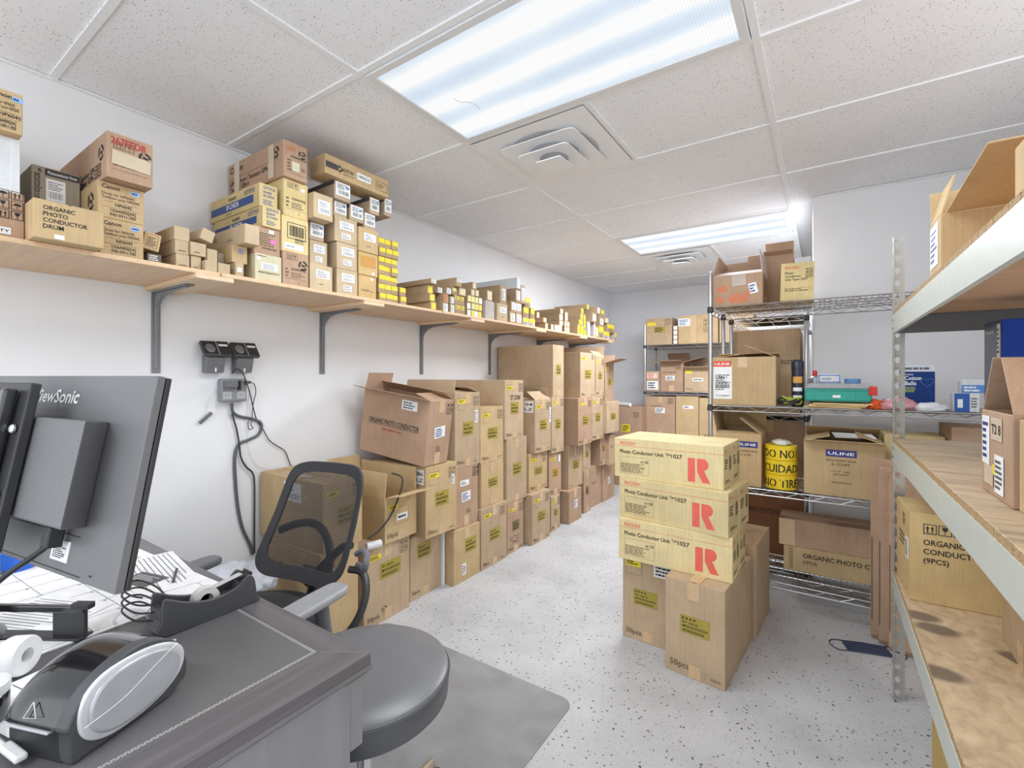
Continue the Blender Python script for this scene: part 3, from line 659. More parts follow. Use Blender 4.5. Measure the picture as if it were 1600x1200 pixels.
LENS_E = .86
LENS = lens_mat()
FRAME_M = plain('white_troffer_frame', (228, 230, 233), .35, .1, .02)
lab = ['ceiling light panel behind the camera position, out over the room entrance', 'large lit ceiling light panel with a cracked lens beside the square air vent',
       'smaller-looking lit ceiling light panel near the back wall and metal racks']
for gy, lb in zip(LIGHT_ROWS, lab):
    t = thing('ceiling_light', lb, 'light', ((GX0+GX1)/2, gy+GP/2, CEIL), 0, 'ceiling light panels')
    a, b2 = GP-.016, GP/2-.016
    f = MB()
    for s in (-1, 1):
        f.box(-a, a, s*b2-(.03 if s > 0 else 0), s*b2+(.03 if s < 0 else 0), -.006, .006)
        f.box(s*a-(.03 if s > 0 else 0), s*a+(.03 if s < 0 else 0), -b2+.03, b2-.03, -.006, .006)
    f.build('frame', FRAME_M, t, bevel=.003)
    MB().box(-a+.03, a-.03, -b2+.03, b2-.03, 0, .004).build('diffuser', LENS, t)
    if gy == GY0:
        MB().tube(smooth_path([(-.43,-.005,-.001),(-.425,.03,-.001),(-.395,.05,-.001),(-.385,.085,-.001),(-.39,.12,-.001)]), 0.0008, 4).build('crack', FAINT, t)
VENT_M = plain('white_vent_enamel', (240, 242, 245), .4, 0, .02)
VENT_IN = plain('vent_duct', (206, 208, 212), .5, 0, .05)
for k, lb in zip(VENT_ROWS, ('square stepped white air vent beside the cracked light panel', 'square stepped white air vent beyond the far light panel, above the racks')):
    t = thing('air_vent', lb, 'vent', (GX0+GP/2, GY0+k*GP+GP/2, CEIL), 0, 'ceiling air vents')
    h, r0, n = .302, .224, 40
    m = MB(); vs = []; 
    for i in range(n):
        a = 2*math.pi*i/n; c, s = math.cos(a), math.sin(a); q = h/max(abs(c), abs(s))
        vs += [(c*q, s*q, -.004), (c*r0, s*r0, -.001)]
    m.add(vs, [(2*i, 2*((i+1)%n), 2*((i+1)%n)+1, 2*i+1) for i in range(n)])
    m.build('face_plate', VENT_M, t)
    m = MB(); m.lathe([(r0, -.001), (r0-.004, .050), (0, .051)], 40); m.build('duct_neck', VENT_IN, t)
    for a, hole, z, up in ((.206, .126, -.020, .012), (.139, .072, -.042, .012), (.072, 0, -.062, 0)):
        m = MB(); n2 = 48; vs = []
        for i in range(n2):
            q = 2*math.pi*i/n2; c, s = math.cos(q), math.sin(q); e = .16
            px, py = math.copysign(abs(c)**e, c)*a, math.copysign(abs(s)**e, s)*a
            vs += [(px, py, z+.004), (px, py, z), (c*max(hole, .001), s*max(hole, .001), z+up), (c*max(hole, .001), s*max(hole, .001), z+up+.003)]
        m.add(vs, [(4*i+k, 4*((i+1)%n2)+k, 4*((i+1)%n2)+(k+1)%4, 4*i+(k+1)%4) for i in range(n2) for k in range(4)])
        m.build('cone', VENT_M, t, smooth=True)
    m = MB()
    for sx in (-1, 1):
        m.bar((sx*.20, -.12, .004), (sx*.09, -.055, -.012), .005, .005); m.bar((sx*.20, .12, .004), (sx*.09, .055, -.012), .005, .005)
    m.build('strut', VENT_M, t)
# ------------------------------------------------------------------ wall shelf
def wood_mat(name, c1, c2, scale=(2, 30, 30), rough=.5, stains=0, sc=1.0):
    m, nt, b = newmat(name); L = nt.links.new
    tc = nd(nt, 'ShaderNodeTexCoord'); mp = nd(nt, 'ShaderNodeMapping'); mp.inputs['Scale'].default_value = scale; L(tc.outputs['Object'], mp.inputs['Vector'])
    n = nd(nt, 'ShaderNodeTexNoise', i_Scale=sc, i_Detail=6.0, i_Roughness=.6, i_Distortion=.6); L(mp.outputs[0], n.inputs['Vector'])
    r = ramp(nt, [(.3, c4(c1)), (.7, c4(c2))], n.outputs['Fac']); cur = r.outputs[0]
    if stains:
        n2 = nd(nt, 'ShaderNodeTexVoronoi', voronoi_dimensions='2D', i_Scale=7.0); n2.inputs['Randomness'].default_value = 1
        mp2 = nd(nt, 'ShaderNodeMapping'); mp2.inputs['Scale'].default_value = (.8, 1.15, 0); L(tc.outputs['Object'], mp2.inputs['Vector']); L(mp2.outputs[0], n2.inputs['Vector'])
        d = ramp(nt, [(.22, (1,1,1,1)), (.36, (0,0,0,1))], n2.outputs['Distance'])
        k = nd(nt, 'ShaderNodeSeparateColor'); L(n2.outputs['Color'], k.inputs[0]); g = ramp(nt, [(.30, (0,0,0,1)), (.36, (1,1,1,1))], k.outputs[0])
        mu = nd(nt, 'ShaderNodeMath', operation='MULTIPLY'); L(d.outputs[0], mu.inputs[0]); L(g.outputs[0], mu.inputs[1])
        mu2 = nd(nt, 'ShaderNodeMath', operation='MULTIPLY'); L(mu.outputs[0], mu2.inputs[0]); mu2.inputs[1].default_value = stains
        mx = nd(nt, 'ShaderNodeMix', data_type='RGBA'); L(mu2.outputs[0], mx.inputs[0]); L(cur, mx.inputs[6]); mx.inputs[7].default_value = c4((98,84,72)); cur = mx.outputs[2]
    L(cur, b.inputs['Base Color']); b.inputs['Roughness'].default_value = rough
    MATS[name] = m
    return m
SHELF_WOOD = wood_mat('pale_pine_board', (212, 178, 142), (226, 196, 160), (3, 40, 40))
CLEAT_WOOD = wood_mat('pine_cleat', (216, 186, 150), (230, 204, 172), (3, 40, 40))
SHZ = 1.684
cuts = [-.35, .93, 2.17, 2.60, 3.42, 3.86, 4.98]
BR = [(.0, -.03, .12), (.831, -.042, .094), (1.648, -.09, .04), (2.457, -.03, .115), (3.291, -.02, .14), (4.115, -.01, .14), (4.84, -.03, .10)]
shelf = thing('wall_shelf', 'long pale wooden shelf running along the white wall on grey brackets', 'shelf', (XL, 0, SHZ))
edges = [-.35, .88, 1.68, 2.15, 3.34, 4.16, 4.98]
for i in range(len(edges)-1):
    d = .489+(.004 if i % 2 else -.003)
    o = MB().box(.003, d, edges[i]+.001, edges[i+1]-.001, -.016, 0).build('board', SHELF_WOOD, shelf, bevel=.0015, seg=1)
for y, c0, c1 in BR:
    MB().box(.004, .494, y+c0, y+c1, -.0345, -.0165).build('cleat', CLEAT_WOOD, shelf, bevel=.0015, seg=1)
for yb, c0, c1 in BR:
    t = MB()
    # upright against the wall, arm under the board, pressed gusset
    t.box(.0005, .006, yb-.017, yb+.017, -.39, -.035).box(.006, .34, yb-.017, yb+.017, -.041, -.035)
    w2 = smooth_path([(.010,0,-.37),(.015,0,-.15),(.04,0,-.085),(.12,0,-.053),(.32,0,-.045)], 4)
    t.prism([(p.x, p.z) for p in w2]+[(.32,-.041),(.006,-.041),(.006,-.37)], .016, 0, Matrix.Translation((0, yb+.008, 0)) @ Matrix.Rotation(R(90), 4, 'X'))
    t.build('bracket', BRACKET_M, shelf, smooth=False, bevel=.0015, seg=1)

# ------------------------------------------------------------------ decorating the cartons
MPT = ['for use in', 'MP2554/3054/3554', '4054/5054/6054']
def olive(c, f='F', a=.3, b=.42, w=.42, h=.20, mat=None, big=False):
    fw = c.fw(f); W = fw*w; Hh = min(c.h*h, .085)
    c.sticker(f, fw*a, c.h*b, W, Hh, mat or OLIVE, marks=m_text(INK, MPT))
def yl(c, f='F'):
    fw = c.fw(f); c.sticker(f, fw*.1, c.h-.068, min(.078, fw*.3), .026, YELLOW, marks=m_lines(INK, 2, .15, .2))
def pcs(c, n='50pcs.', f='F'):
    fw = c.fw(f); c.txt(f, n, fw*.06, .022, .022, INK_SOFT); c.lines(f, fw*.74, .016, fw*.2, .012, 2)
def box50(c, f='F', mat=None):
    fw = c.fw(f); yl(c, f); c.icons(f, fw*.72, c.h-.085, .028, 2, 2, INK_SOFT); c.frame(f, fw*.1, c.h-.11, min(.078, fw*.3), .075, .0012, INK_SOFT)
    olive(c, f, mat=mat); pcs(c, f=f); c.tab(f).tab(f, False, l=.05)
def decorate(c, feat):
    fw = c.w; h = c.h
    if feat in ('50', '50s'): box50(c, mat=DARK_OLIVE if feat == '50s' else None)
    if feat == '50o': box50(c, mat=ORANGE_ST); c.sticker('F', fw*.75, h*.75, .03, .06, WHITE_LABEL)
    if feat == '50s':
        m = MB()
        for k in range(3):
            pts = [(fw*(.15+.07*i), h*(.30-.06*k)+random.uniform(-.012, .012), 0) for i in range(9)]
            m.tube(smooth_path([c.M('F', p[0], p[1], .001).translation for p in pts], 3), .0014, 4)
        m.build('marker_scrawl', INK, c.o)
    if feat == '20': yl(c); olive(c, a=.33, b=.55, w=.46, h=.22); c.txt('F', '20pcs.', fw*.06, .03, .024, INK_SOFT); c.icons('F', fw*.76, h-.085, .03, 2, 2, INK_SOFT); c.tab('F').tab('F', False, l=.06); c.ring('F', fw*.42, .06, .018, INK_SOFT)
    if feat == 'low': olive(c, a=.22, b=.62, w=.44, h=.24); c.txt('F', '50pcs.', fw*.05, .03, .02, INK_SOFT); c.tab('F', False, l=.05)
    if feat == '50w': box50(c); c.sticker('F', fw*.8, h-.13, .028, .06, WHITE_LABEL, marks=m_lines(INK_GREY, 4)); c.sticker('L', c.d-.075, h-.10, .06, .085, WHITE_LABEL, marks=m_text(INK, ['86', 'LZ']))
    if feat == 'olivew': olive(c, a=.42, b=.52, w=.42, h=.26); c.sticker('F', fw*.3, .04, .036, .07, WHITE_LABEL, marks=m_lines(INK_GREY, 4)); c.tab('F')
    if feat == 'white2':
        c.icons('F', fw*.76, h-.075, .03, 2, 2, INK); c.sticker('F', fw*.24, h*.68, .085, .036, WHITE_LABEL, marks=m_lines(INK_GREY, 2, .2, .2))
        c.sticker('F', fw*.3, h*.42, .085, .06, WHITE_LABEL, rot=3, marks=m_lines(BLUE_INK, 4)); c.tab('F', False); c.lines('F', fw*.5, .05, .05, .06, 4)
    if feat == 'openback':
        box50(c); c.sticker('F', fw*.78, h*.58, .03, .08, WHITE_LABEL, marks=m_lines(INK_GREY, 5))
    if feat == 'olive': olive(c, mat=DARK_OLIVE if random.random() < .5 else None); c.tab('F').tab('F', False, l=.05)
    if feat == 'olivet': olive(c); c.sticker('F', fw*.4, h-.105, .03, .1, CLEAR_TAPE, 'tape', rot=-6); c.lines('F', fw*.1, .02, .06, .012, 2)
    if feat == 'olivetop': yl(c); olive(c); c.icons('F', fw*.75, h-.06, .022, 2, 2, INK_SOFT); c.sticker('L', c.d*.02+.0, h-.075, .2, .065, WHITE_LABEL, marks=m_lines(NAVY_INK, 4)); pcs(c)
    if feat == 'st': box50(c); c.txt('F', 'ST C3000', fw*.3, h*.66, .034, INK, width=fw*.52)
    if feat == 'openback2': box50(c); c.sticker('L', c.d-.1, h-.10, .085, .09, WHITE_LABEL, marks=m_text(INK, ['04', 'LZ'])); c.sticker('F', fw*.86, h*.55, .03, .12, WHITE_LABEL, marks=m_lines(INK_GREY, 6))
    if feat == 'w': c.sticker('F', fw*.42, h*.42, .06, .07, WHITE_LABEL, marks=m_lines(BLUE_INK, 5)); c.tab('F')
    if feat == 'flapup': box50(c)
    if feat == 'flapout': yl(c); olive(c)
    if feat == 'plain': c.tab('F'); c.lines('F', fw*.12, h*.55, fw*.5, .03, 2)
    if feat == 'big':
        yl(c); olive(c, a=.35, b=.35, w=.5, h=.3); c.icons('F', fw*.74, h-.085, .028, 2, 2, INK_SOFT); c.tab('F')
        c.sticker('L', c.d*.42, h-.11, .14, .09, WHITE_LABEL, marks=m_bar()); c.sticker('T', c.d*.3, .03, .2, .05, CLEAR_TAPE, 'tape')
    if feat == 'open50':
        yl(c); c.txt('F', '50pcs.', fw*.06, .025, .024, INK_SOFT); c.frame('F', fw*.28, h*.36, fw*.45, h*.38, .0015, INK_SOFT)
        c.sticker('F', fw*.36, h*.44, fw*.34, .034, WHITE_LABEL, marks=m_lines(INK, 1, .2, .2)); c.tab('F', False, l=.05); c.tab('F', True, .05, .05)
    if feat == 'organic':
        c.txt('L', 'ORGANIC PHOTO CONDUCTOR', c.d*.12, h*.50, .030, INK, width=c.d*.76); c.rect('L', c.d*.12, h*.48, c.d*.76, .0025, INK)
        c.txt('L', 'High Quality Product', c.d*.33, h*.41, .014, DARK_RED, width=c.d*.3)
        c.sticker('L', c.d*.60, h-.075, .115, .055, WHITE_LABEL, marks=m_lines(INK_GREY, 3)); c.icons('F', fw*.72, h-.085, .03, 2, 2, INK)
        c.sticker('F', fw*.3, h*.42, .095, .065, WHITE_LABEL, rot=5, marks=m_lines(BLUE_INK, 4)); c.tab('F', True).tab('F', False)
        c.lines('F', fw*.42, .05, .05, .06, 5)
OPENS = {'open50', 'organic', 'openback', 'openback2', 'flapup', 'flapout'}
FLOOR = {}
for id, x1, y0, z0, d, wy, h, feat, col, lb in FLOOR_BOXES:
    op = feat in OPENS
    rz = 0 if id in ('c3c', 'c3b') else random.uniform(-.012, .012)
    rot = None
    if id == 'c3c': rot = (0, R(7.5), R(5))
    if id == 'c3b': rot = (0, 0, R(-2.5))
    c = Carton(lb, x1-d, y0+.002, z0, d, wy-.004, h-.0006, col, rz, rot, op, group='cartons stacked along the wall on the floor')
    if id == 'c3c': c.o.location = (-1.888-.52*.5+.02, 1.938+.045, .8015)
    decorate(c, feat); FLOOR[id] = c
    if feat == 'open50': c.flap('F', .12, 168, .98); c.flap('B', .16, 100); c.flap('L', .13, 84); c.flap('N', .13, 88)
    if feat == 'organic': c.flap('F', .12, 14, .95); c.flap('B', .10, 80); c.flap('L', .10, 168); c.flap('N', .1, 30)
    if feat == 'openback': c.flap('N', .12, 18); c.flap('B', .1, 25); c.flap('F', .1, 8)
    if feat == 'openback2': c.flap('F', .1, 40); c.flap('N', .1, 70, .95); c.flap('B', .1, 20); c.flap('L', .11, 5)
    if feat == 'flapup': c.flap('N', .1, 92); c.flap('F', .08, 40); c.flap('L', .09, 6); c.flap('B', .09, 30)
    if feat == 'flapout': c.flap('F', .16, 165); c.flap('N', .1, 120); c.flap('L', .1, 8); c.flap('B', .1, 50)
    c.finish()
# carton with a big raised flap: the lid panel leaning against the wall side
FLOOR['c4c'].flap('L', .085, 80, .98)

def decorate_shelf(c, feat):
    fw, h = c.w, c.h
    if feat == 'yel': c.sticker('F', fw*.06, h*.12, fw*.8, h*.74, YELLOW)
    elif feat == 'wend': c.sticker('F', fw*.1, h*.1, fw*.82, h*.78, WHITE_LABEL, marks=m_lines(FAINT, 5))
    elif feat == 'wend2': c.sticker('F', fw*.14, h*.18, fw*.76, h*.66, WHITE_LABEL, marks=m_lines(FAINT, 5))
    elif feat == 'oend': c.sticker('F', fw*.04, h*.04, fw*.5, h*.92, ORANGE_INK)
    elif feat == 'tend': c.sticker('F', fw*.1, h*.12, fw*.8, h*.74, plain('cream_label', (224, 208, 170)))
    elif feat == 'yy':
        for a in (.06, .54): c.sticker('F', fw*a, h*.5, fw*.38, h*.4, YELLOW, marks=m_lines(INK_SOFT, 2))
    elif feat == 'ytop': c.sticker('F', fw*.1, h*.45, fw*.75, h*.45, PALE_YELLOW)
    elif feat == 'wtop': c.sticker('F', fw*.1, h*.5, fw*.8, h*.42, WHITE_LABEL, marks=m_lines(FAINT, 2))
    elif feat == 'ytop2': c.sticker('F', .002, h*.5, fw-.004, h*.46, YELLOW); c.lines('F', fw*.12, h*.1, fw*.7, h*.3, 3)
    elif feat == 'ww':
        for a in (.06, .52): c.sticker('F', fw*a, h*.2, fw*.4, h*.66, WHITE_LABEL, marks=m_lines(FAINT, 4))
    elif feat == 'wl': c.sticker('F', fw*.26, h*.48, fw*.6, h*.32, WHITE_LABEL, marks=m_lines(FAINT, 3)); c.lines('F', fw*.4, h*.22, fw*.25, .008, 1)
    elif feat == 'wl2': c.sticker('F', fw*.22, h*.52, fw*.62, h*.32, WHITE_LABEL, marks=m_bar()); c.sticker('F', fw*.3, h*.16, fw*.4, h*.22, WHITE_LABEL, marks=m_lines(FAINT, 2))
    elif feat == 'wlv': c.sticker('F', fw*.3, h*.2, fw*.45, h*.62, WHITE_LABEL, marks=m_lines(INK, 6))
    elif feat == 'wlbig': c.sticker('F', fw*.22, h*.2, fw*.62, h*.55, WHITE_LABEL, marks=m_bar())
    elif feat == 'bl':
        c.sticker('F', fw*.08, h*.22, fw*.88, h*.74, WHITE_LABEL, marks=m_bar(INK_GREY)); c.sticker('F', fw*.68, h*.68, fw*.22, h*.16, plain('dusty_blue_label', (120, 150, 186)))
        c.sticker('L', 0, h-.02, c.d, .019, plain('dark_band_print', (72, 74, 84)), 'printed_band')
    elif feat == 'sm': c.lines('F', fw*.22, h*.16, fw*.6, .008, 1, INK_SOFT)
    elif feat == 'small': c.lines('L', c.d*.45, h*.45, .05, .03, 3); c.lines('L', c.d*.7, h*.3, .06, .008, 1)
    elif feat == 'dot':
        c.sticker('F', fw*.22, h*.35, .018, .018, WHITE_LABEL)
    elif feat == 'dotb': c.sticker('F', fw*.4, h*.55, .02, .02, plain('smudged_blue_ink', (138, 140, 158)))
    elif feat == 'lines': c.lines('F', fw*.1, h*.1, fw*.8, h*.8, 4, WHITE_LABEL)
    elif feat == 'icons': c.icons('F', fw*.2, h*.42, .026, 2, 3, INK); c.sticker('F', fw*.05, .012, .04, .02, WHITE_LABEL, marks=m_text(INK, ['QTY']))
    elif feat == 'np':
        c.txt('F', 'Canon', fw*.08, h*.82, .013, INK); c.txt('F', 'Drum for NP6045', fw*.08, h*.64, .0095, INK_SOFT, fw*.7); c.txt('F', 'Tambour pour NP6045', fw*.08, h*.54, .0095, INK_SOFT, fw*.82)
        c.rect('F', fw*.1, h*.46, fw*.8, .001, INK_SOFT); c.txt('F', 'NP6045', fw*.36, h*.36, .010, INK); c.rect('F', fw*.1, h*.31, fw*.8, .001, INK_SOFT)
        c.txt('F', '1326A003[AA]', fw*.26, h*.2, .010, INK, fw*.55); c.txt('F', 'F43-5911-700', fw*.26, h*.08, .010, INK, fw*.55)
        c.sticker('F', fw*.7, h*.78, .024, .014, LIGHT_BLUE, marks=m_lines(BLUE_INK, 1)); c.ring('L', c.d*.82, h*.5, .03)
    elif feat == 'opd':
        for i, t in enumerate(('ORGANIC', 'PHOTO', 'CONDUCTOR', 'DRUM')): c.txt('F', t, fw*.13, h*(.76-.16*i), .0125, INK, fw*(.44, .34, .62, .28)[i])
        c.sticker('F', fw*.28, h*.04, .022, .013, WHITE_LABEL)
    elif feat == 'pd':
        c.sticker('F', fw*.26, h-.026, fw*.72, .022, plain('charcoal_print', (62, 60, 60)), 'printed_band', marks=m_text(WHITE_LABEL, ['Photoconductor Drum']))
        c.sticker('F', fw*.28, h-.108, fw*.4, .072, WHITE_LABEL, marks=m_bar()); c.txt('F', '6', fw*.12, h-.02, .014, INK)
        m = c._p(INK); Mx = c.M('F', fw*.16, h-.115, .0008) @ Matrix.Rotation(R(90), 4, 'Z'); m.text('60105J02028', Mx, .014, 0, .09)
    elif feat == 'gpr':
        c.icons('F', fw*.14, h*.66, .026, 2, 1, INK_SOFT); m = MB()
        for t0, y0 in (('267FED8', .76),): m.text(t0, c.M('F', fw*.08, h*y0, .0012), .024, 0, fw*.75)
        m.build('marker_scrawl', DARK_RED, c.o)
        c.txt('F', '27808 125', fw*.4, h*.5, .010, INK); c.lines('F', fw*.14, h*.28, fw*.6, h*.2, 4); c.txt('F', '1', fw*.55, h*.28, .010, INK); c.rect('F', fw*.1, h*.2, fw*.8, .001)
        c.ring('F', fw*.82, h*.64, .018); c.sticker('F', fw*.1, h*.3, fw*.85, .045, CLEAR_TAPE, 'tape', rot=-3, off=.0014)
        c.ring('L', c.d*.9, h*.6, .026); c.txt('L', 'Canon', c.d*.05, h*.42, .03); c.txt('L', 'Tambour GPR-22/23', c.d*.48, h*.26, .02, INK, c.d*.42); c.txt('L', 'Drum GPR-22/23', c.d*.48, h*.1, .02, INK, c.d*.42)
    elif feat == 'dk': c.sticker('F', fw*.22, h*.42, fw*.62, h*.26, WHITE_LABEL, marks=m_lines(FAINT, 3)); c.sticker('F', fw*.06, h*.74, .016, .014, WHITE_LABEL); c.txt('F', 'MAINTENANCE KIT', fw*.12, h*.28, .008, INK_SOFT, fw*.8); c.lines('F', fw*.1, h*.88, fw*.3, .008, 1)
    elif feat == 'pink': c.sticker('F', fw*.62, h*.42, .02, .02, PINK, 'round_sticker'); c.sticker('F', fw*.55, h*.8, .022, .015, WHITE_LABEL); c.lines('F', fw*.2, h*.3, fw*.6, h*.5, 6); c.txt('F', 'A5T60N10(0)', fw*.3, h*.2, .008, INK)
    elif feat == 'sharp':
        c.sticker('L', c.d*.03, h*.24, c.d*.86, h*.34, BLUE_INK, 'printed_band', marks=None); c.txt('L', 'SF-234DR', c.d*.36, h*.31, h*.22, WHITE_LABEL, c.d*.26, off=.0022)
        c.txt('L', 'SHARP', c.d*.4, h*.68, .014, INK, c.d*.16); c.icons('L', c.d*.72, h*.68, .02, 4, 1, BLUE_INK); c.lines('L', c.d*.35, h*.08, .06, .008, 1)
        c.icons('F', fw*.2, h*.78, .012, 4, 1, BLUE_INK); c.txt('F', 'SHARP', fw*.2, h*.6, .010, BLUE_INK, fw*.5); c.txt('F', 'SF-234DR', fw*.2, h*.44, .010, BLUE_INK, fw*.62); c.lines('F', fw*.2, h*.1, fw*.6, h*.24, 3, BLUE_INK)
    elif feat in ('copier', 'copier2'):
        c.icons('F', fw*.15, h*.78, .024, 2, 1, INK_SOFT)
        if feat == 'copier': c.ring('F', fw*.78, h*.66, .022)
        else: c.sticker('F', fw*.7, h*.76, .018, .014, WHITE_LABEL, 'round_sticker')
        c.txt('F', 'A2350N70P(0)', fw*.32, h*.47, .010, INK, fw*.58); c.lines('F', fw*.32, h*.24, fw*.55, h*.18, 3); c.rect('F', fw*.1, h*.2, fw*.82, .001); c.txt('F', '1', fw*.6, h*.08, .010); c.lines('F', fw*.1, h*.24, fw*.14, h*.3, 3)
    elif feat == 'barcode': c.frame('F', fw*.2, h*.38, fw*.7, h*.46, .003); c.barcode('F', fw*.28, h*.46, fw*.52, h*.3); c.sticker('F', fw*.08, .012, fw*.72, .026, WHITE_LABEL, marks=m_lines(FAINT, 1, .3, .3)); c.icons('F', fw*.48, .045, .02, 2, 1)
    elif feat == 'gpr4':
        c.txt('L', 'Canon', c.d*.04, h*.70, .03, INK, c.d*.25); c.rect('L', c.d*.04, h*.52, c.d*.88, .0015); c.txt('L', 'GPR-4 Drum / Tambour GPR-4', c.d*.04, h*.32, .022, INK, c.d*.74); c.txt('L', 'Tambour GPR-4', c.d*.04, h*.14, .022, INK, c.d*.36)
        c.ring('L', c.d*.88, h*.72, .026); c.sticker('L', c.d*.13, h*.05, .05, h*.93, CLEAR_TAPE, 'tape', off=.0016); c.sticker('L', c.d*.76, h*.05, .045, h*.93, CLEAR_TAPE, 'tape', off=.0016)
        c.icons('F', fw*.12, h*.74, .02, 2, 1, ORANGE_INK); c.ring('F', fw*.78, h*.74, .018); c.txt('F', 'A2350N70P(0)', fw*.28, h*.58, .009); c.lines('F', fw*.15, h*.18, fw*.2, h*.35, 4); c.sticker('F', fw*.34, h*.22, fw*.32, h*.25, plain('pale_green_label', (204, 206, 178))); c.lines('F', fw*.74, h*.28, fw*.2, h*.1, 2); c.rect('F', fw*.1, h*.14, fw*.85, .001)
    elif feat == 'or': c.sticker('F', fw*.66, h*.82, .014, .012, WHITE_LABEL); c.lines('F', fw*.15, h*.3, fw*.7, h*.1, 2)
    elif feat == 'or2': c.sticker('F', fw*.1, h*.38, fw*.78, h*.46, plain('orange_print', (196, 146, 74)), 'printed_band'); c.sticker('F', fw*.66, h*.06, .018, .014, WHITE_LABEL)
    elif feat == 'katun':
        c.sticker('F', .004, h*.34, fw*.17, h*.3, plain('charcoal_print', (62, 60, 60)), 'printed_band'); c.txt('F', 'KATUN', fw*.26, h*.42, h*.2, INK, fw*.16); c.lines('F', fw*.26, h*.26, fw*.2, h*.1, 1)
        m = c._p(INK); z = h*.2; m.add([(0,-z,0),(z,0,0),(0,z,0),(-z,0,0),(0,-z*.5,0),(z*.5,0,0),(0,z*.5,0),(-z*.5,0,0)], [(0,1,5,4),(1,2,6,5),(2,3,7,6),(3,0,4,7)], 0, c.M('F', fw*.21, h*.48))
        c.sticker('F', fw*.47, h*.34, fw*.22, h*.36, WHITE_LABEL, marks=m_text(INK, ['10053210'])); c.frame('F', fw*.78, h*.22, fw*.2, h*.5, .0025, INK_SOFT); c.lines('F', fw*.8, h*.35, fw*.14, h*.26, 3)
SHELF = {}
for id, x1, y0, z0, d, wy, h, feat, col, lb in SHELF_BOXES:
    big = wy > .07 and h > .07
    c = Carton(lb, x1-d, y0+.0008, z0+.0003, d, wy-.0016, h-.0006, col, 0, None, False, name='carton', group='cartons on the wall shelf', bev=.002 if big else .0012)
    decorate_shelf(c, feat); c.finish(); SHELF[id] = c
ordn = ['bottom', 'second', 'third', 'fourth', 'fifth', 'sixth', 'topmost']
# the tall stack of thin yellow-ended cartons: seven rows of three, two more beside the lowest rows
def small_box(x1, y0, z0, d, wy, h, feat, col, lb, group):
    c = Carton(lb, x1-d, y0, z0, d, wy, h, col, 0, None, False, name='carton', group=group, bev=.001)
    decorate_shelf(c, feat); c.finish(); return c
def topyel(c): c.sticker('F', c.w*.04, c.h*.42, c.w*.92, c.h*.5, YELLOW)
Y0, rw, rh = 1.678, .0445, .0493
for r in range(7):
    n = 4 if r < 2 else 3
    for k in range(n):
        sh = (.004, .0, .001, -.003, .002, .004, -.002)[r]+(.012 if k == 3 else 0)
        c = Carton('thin carton with yellow label, %s row up, %s of %d, in the tall yellow-labelled stack' % (ordn[r], ('first', 'second', 'third', 'fourth')[k], n),
                   -1.98-.36+random.uniform(-.012, .004), Y0+k*(rw+.0005)+sh, SHZ+.0004+r*rh, .36, rw, rh-.0005, 'k', group='thin yellow-labelled cartons', bev=.001)
        topyel(c); c.finish()
# grid of pale yellow-ended cartons four wide
Y0, rw, rh = 2.427, .0395, .0475
for r in range(5):
    ks = {3: (1, 2), 4: (1,)}.get(r, (0, 1, 2, 3))
    for k in ks:
        c = Carton('square-ended carton, %s row up, %s along, in the pale yellow-ended grid' % (ordn[r], ('first', 'second', 'third', 'last')[k]),
                   -1.985-.36+random.uniform(-.006, .004), Y0+k*(rw+.001)+(.012 if r == 4 else 0), SHZ+.0004+r*rh, .36, rw, rh-.0005, 'k', group='pale yellow-ended cartons', bev=.001)
        c.sticker('F', rw*.06, rh*.08, rw*.86, rh*.8, random.choice((PALE_YELLOW, PALE_YELLOW, YELLOW, WHITE_LABEL)) if r < 3 else plain('cream_label', (224, 208, 170))); c.finish()
# carton leaning on its neighbour over the little grey one
c = Carton('tilted carton with a framed print panel resting on the small grey carton', -2.0-.30, .640, SHZ+.048, .30, .050, .062, 'c', rot=(R(-9), 0, 0), group='cartons on the wall shelf', bev=.002)
c.frame('F', .006, .008, .036, .048, .001, INK); c.lines('F', .01, .012, .028, .036, 6, INK); c.finish()
c = Carton('tilted small blank carton lying slantwise over the small-carton pair', -2.0-.34, .822, SHZ+.124, .34, .046, .046, 't', rot=(R(-16), 0, 0), group='cartons on the wall shelf', bev=.002); c.finish()
